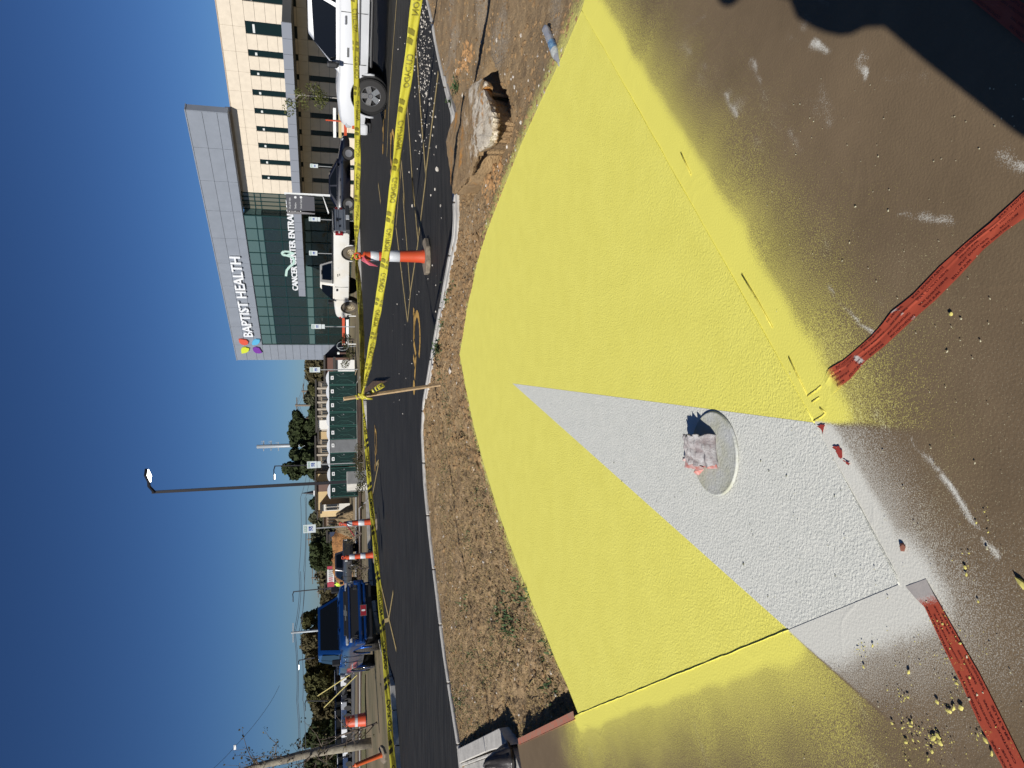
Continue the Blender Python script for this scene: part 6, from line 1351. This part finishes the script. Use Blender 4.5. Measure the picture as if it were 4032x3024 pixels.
bld('white lit wall panel above the middle toilets',1655,1690,1250,1290,80,(.75,.74,.70),3,'annex',0); bld('small tan gable wall beside the white panel',1700,1728,1256,1290,80,(.52,.38,.20),3,'annex',0)
bld('maroon brick building at the hospital corner',1410,1500,1281,1330,72,(.13,.065,.05),6,'building',0); bld('white lit box trailer between the maroon building and the toilets',1418,1470,1321,1370,60,(.70,.70,.68),3,'trailer',0,cat='trailer')
bld('beige stucco building behind the left toilets',1865,2000,1245,1345,82,(.62,.47,.25),12,'building',0,rf=(.04,.035,.03)); bld('brown and maroon section of the beige building beside the lamp post',1896,1932,1246,1330,80,(.16,.10,.08),2,'annex',0)
bld('white two-storey annex left of the beige building',1985,2010,1266,1320,79,(.70,.67,.60),4,'annex',2); bld('low beige building wing with a drain pipe',2000,2032,1253,1330,84,(.60,.47,.27),6,'building',0)
bld('brown timber-clad shed left of the beige building',2035,2068,1276,1312,90,(.18,.13,.10),4,'shed',3); bld('red-brown low shop behind the banner',2232,2312,1287,1318,125,(.20,.08,.06),5,'shop',2)
bld('dark grey block beside the street lamp behind the blue pickup hood',2300,2320,1281,1312,110,(.06,.06,.065),4,'shed',0)
# church steeple
b=at(1252,1939,120); ch=thing('church_steeple','tiny white church steeple with a dark spire above the beige building','steeple',(b.x,b.y,b.z-.6)); bx(ch,'belfry',m_white,(0,0,.7),(.8,.8,1.2)); MB().cyl((0,0,1.3),(0,0,3.2),.35,.03,n=8).build('spire',m_pole,ch)
# banner, clay mound, blue container, hi-vis worker, white utility trailers
p=at(1302,2270,100); bn=thing('banner','long pink and white banner with large letters beyond the clay bank','banner',(p.x,p.y,p.z),-math.atan2(p.x,p.y)); wB=76/FP*100
bx(bn,'banner_cloth',mat('banner_pink',(.42,.06,.09),.6),(0,0,0),(wB,.05,.9)); bx(bn,'white_field',m_white,(.1,-.04,0),(wB*.62,.03,.9)); bx(bn,'frame_post',m_pole,(-wB/2,.05,-.8),(.1,.1,2.4)); bx(bn,'frame_post',m_pole,(wB/2,.05,-.8),(.1,.1,2.4))
for k in range(7): bx(bn,'banner_letter',mat('banner_letter_red' if k<3 else 'banner_letter_grey',(.42,.05,.07) if k<3 else (.2,.2,.2),.6),(-.75+k*.27,-.06,0),(.14,.02,.55))
def mound(lab,ya,yb,xt,xb,D,col,seed,name='clay_mound',depth=6):
    a=at(xb,ya,D); b=at(xb,yb,D); T_=at(xt,(ya+yb)/2,D); c=(a+b)/2; w_=(a-b).length/2; h=T_.z-gz(D)+.1; X,Y=np.meshgrid(np.linspace(-1,1,70),np.linspace(-1,1,30),indexing='ij'); n=fbm(X*6+seed,Y*4,4,seed); Z=h*np.clip(1-Y**2,0,1)**.5*np.clip((1-np.abs(X)**4),0,1)*(.75+.5*n)+.0
    o=gridmesh(c.x+X*w_,c.y+Y*depth/2,gz(D)-.1+Z,name,mat(name+str(seed),col,.95,0,col2=tuple(q*.55 for q in col),scale=1.0,bump=1,bscale=6,dist=.2)); return tag(o,lab,'mound',kind='structure')
mound('bank',2030,2330,1314,1350,75,srgb(170,120,70),5,'clay_bank'); mound('bank2',1995,2110,1322,1362,70,srgb(140,120,90),9,'rubble_bank',4)
bld('dark blue storage container behind the clay bank',2095,2126,1290,1318,88,(.03,.045,.09),3,'container',0,cat='container'); bld('small white utility cabinet left of the blue container',2112,2128,1300,1318,80,(.6,.58,.5),1,'cabinet',0,cat='cabinet')
def small_person(x,y,D):
    p=at(x,y,D); t=thing('person','worker in a fluorescent vest, only head and shoulders showing behind the pickups','person',(p.x,p.y,gz(D)+.02)); s=1
    V=[(0,0,.95),(0,0,1.2),(0,0,1.42),(0,0,1.54),(0,0,1.68),(-.2,0,1.4),(-.26,.02,1.12),(-.24,.1,.9),(.2,0,1.4),(.26,.02,1.12),(.24,.1,.9),(-.1,0,.88),(-.12,0,.48),(-.12,0,.06),(.1,0,.88),(.12,0,.48),(.12,0,.06)]
    E=[(0,1),(1,2),(2,3),(3,4),(2,5),(5,6),(6,7),(2,8),(8,9),(9,10),(0,11),(11,12),(12,13),(0,14),(14,15),(15,16)]; Rr=[.14,.14,.16,.06,.105,.07,.05,.04,.07,.05,.04,.09,.07,.05,.09,.07,.05]
    me=bpy.data.meshes.new('body'); me.from_pydata(V,E,[]); o=bpy.data.objects.new('body',me); COL.objects.link(o); o.parent=t; me.materials.append(mat('hi_vis_vest',(.55,.75,.05),.6)); md=o.modifiers.new('k','SKIN')
    for i,q in enumerate(Rr): me.skin_vertices[0].data[i].radius=(q,q)
    me.skin_vertices[0].data[0].use_root=True; o.modifiers.new('s','SUBSURF').render_levels=1
small_person(1335,2300,88)
# far parked trucks row
def fartruck():
    t=thing('parked_truck','x','truck'); bx(t,'body',m_wp,(0,0,.80),(5.4,1.9,.62),.08); bx(t,'cab',m_cg,(.35,0,1.38),(2.2,1.6,.62),.12); bx(t,'roof',m_wp,(.35,0,1.72),(1.8,1.5,.06),.03)
    for x in(-1.6,1.75):
        for s in(-1,1): mb=MB(); mb.cyl((x,s*.70,.40),(x,s*.97,.40),.40,n=18); mb.build('wheel',m_tyre,t)
    bx(t,'bumper',m_black,(2.72,0,.55),(.12,1.8,.22)); return t
ft=fartruck(); m_dk=[mat('black_car_paint',(.008,.009,.014),.25,0,coat=1),mat('dark_blue_car_paint',(.012,.03,.08),.25,0,coat=1),m_wp,mat('silver_car_paint',(.35,.36,.38),.3,.5)]
spec=[(2632,0,0,'black pickup right behind the blue pickup tail',.9),(2678,2,0,'white van with a dark windshield in the far row, left of the blue pickup',1.0),(2722,0,0,'black pickup under the right guy-wire guard',.9),(2768,0,0,'black truck with pale trim in the middle of the far row',1.0),(2805,3,0,'silver-roofed truck in the far row',1.0),(2850,1,0,'dark blue truck in the far row, above the barrel',1.0),(2893,2,0,'white truck crossed by the thin sapling',1.0),(2925,0,0,'dark truck just right of the leaning trunk',1.0),(2985,2,0,'white truck left of the leaning trunk',.9),(3025,1,0,'dark blue truck at the left end of the far row',.9)]
for i,(yy,mi,_,lab,sc) in enumerate(spec):
    o=ft if i==0 else copy_tree(ft); o['label']=lab; o['group']='trucks parked in the far row'; p=at(1372,yy,83); o.location=(p.x,p.y,gz(90)+.02); o.rotation_euler=(0,0,-math.pi/2-math.atan2(p.x,p.y)+[.9,.5,1.1,.7,.8,1.0,.6,.9,.7,.8][i]*.9); o.scale=(1,1,1.05*sc)
    for c in kids(o):
        if c.name.startswith(('body','roof')): c.data=c.data.copy(); c.data.materials.clear(); c.data.materials.append(m_dk[mi])
# small fixtures by the hospital corner
p=at(1385,1390,58); bl_=thing('bollard_light','dark bollard light beside the hospital corner','bollard',(p.x,p.y,gz(60))); MB().cyl((0,0,0),(0,0,1.25),.09,n=12).build('post',mat('brown_bollard',(.08,.04,.03),.6),bl_); MB().cyl((0,0,1.25),(0,0,1.42),.11,n=12).build('light_cap',m_white,bl_)
p=at(1380,1362,57); bk=thing('bike_rack','looped metal bicycle rack by the glass corner','bike rack',(p.x,p.y,gz(60))); mb=MB(); mb.tube([(0,0,0)]+[(.35*math.sin(a),0,1.0+.45*math.cos(a)) for a in np.linspace(-.5,6.0,16)],.03,6); mb.build('hoop',m_galv,bk)
p=at(1400,1300,56); bar=thing('barrier_fence','orange and white plastic barrier board before the glass lobby','barrier',(p.x,p.y,gz(58)),-.2)
for k in range(2): bx(bar,'barrier_board',m_or if k==0 else m_white,(0,0,.95-.3*k),(2.4,.05,.2)); 
for s in(-1,1): bx(bar,'barrier_leg',m_white,(s*1.1,0,.5),(.06,.06,1.1))
p=at(1345,486,41); cn=thing('construction_fence','red and white striped barricade between the sedan and the white pickup','barricade',(p.x,p.y,AZ-.2),-.2)
for k in range(3): bx(cn,'rail',[m_white,mat('tan_board',(.5,.4,.2),.7),m_or][k],(0,0,1.25-.3*k),(1.6,.05,.16))
bx(cn,'barrier_leg',m_or,(.1,-.05,.9),(.06,.06,1.7))
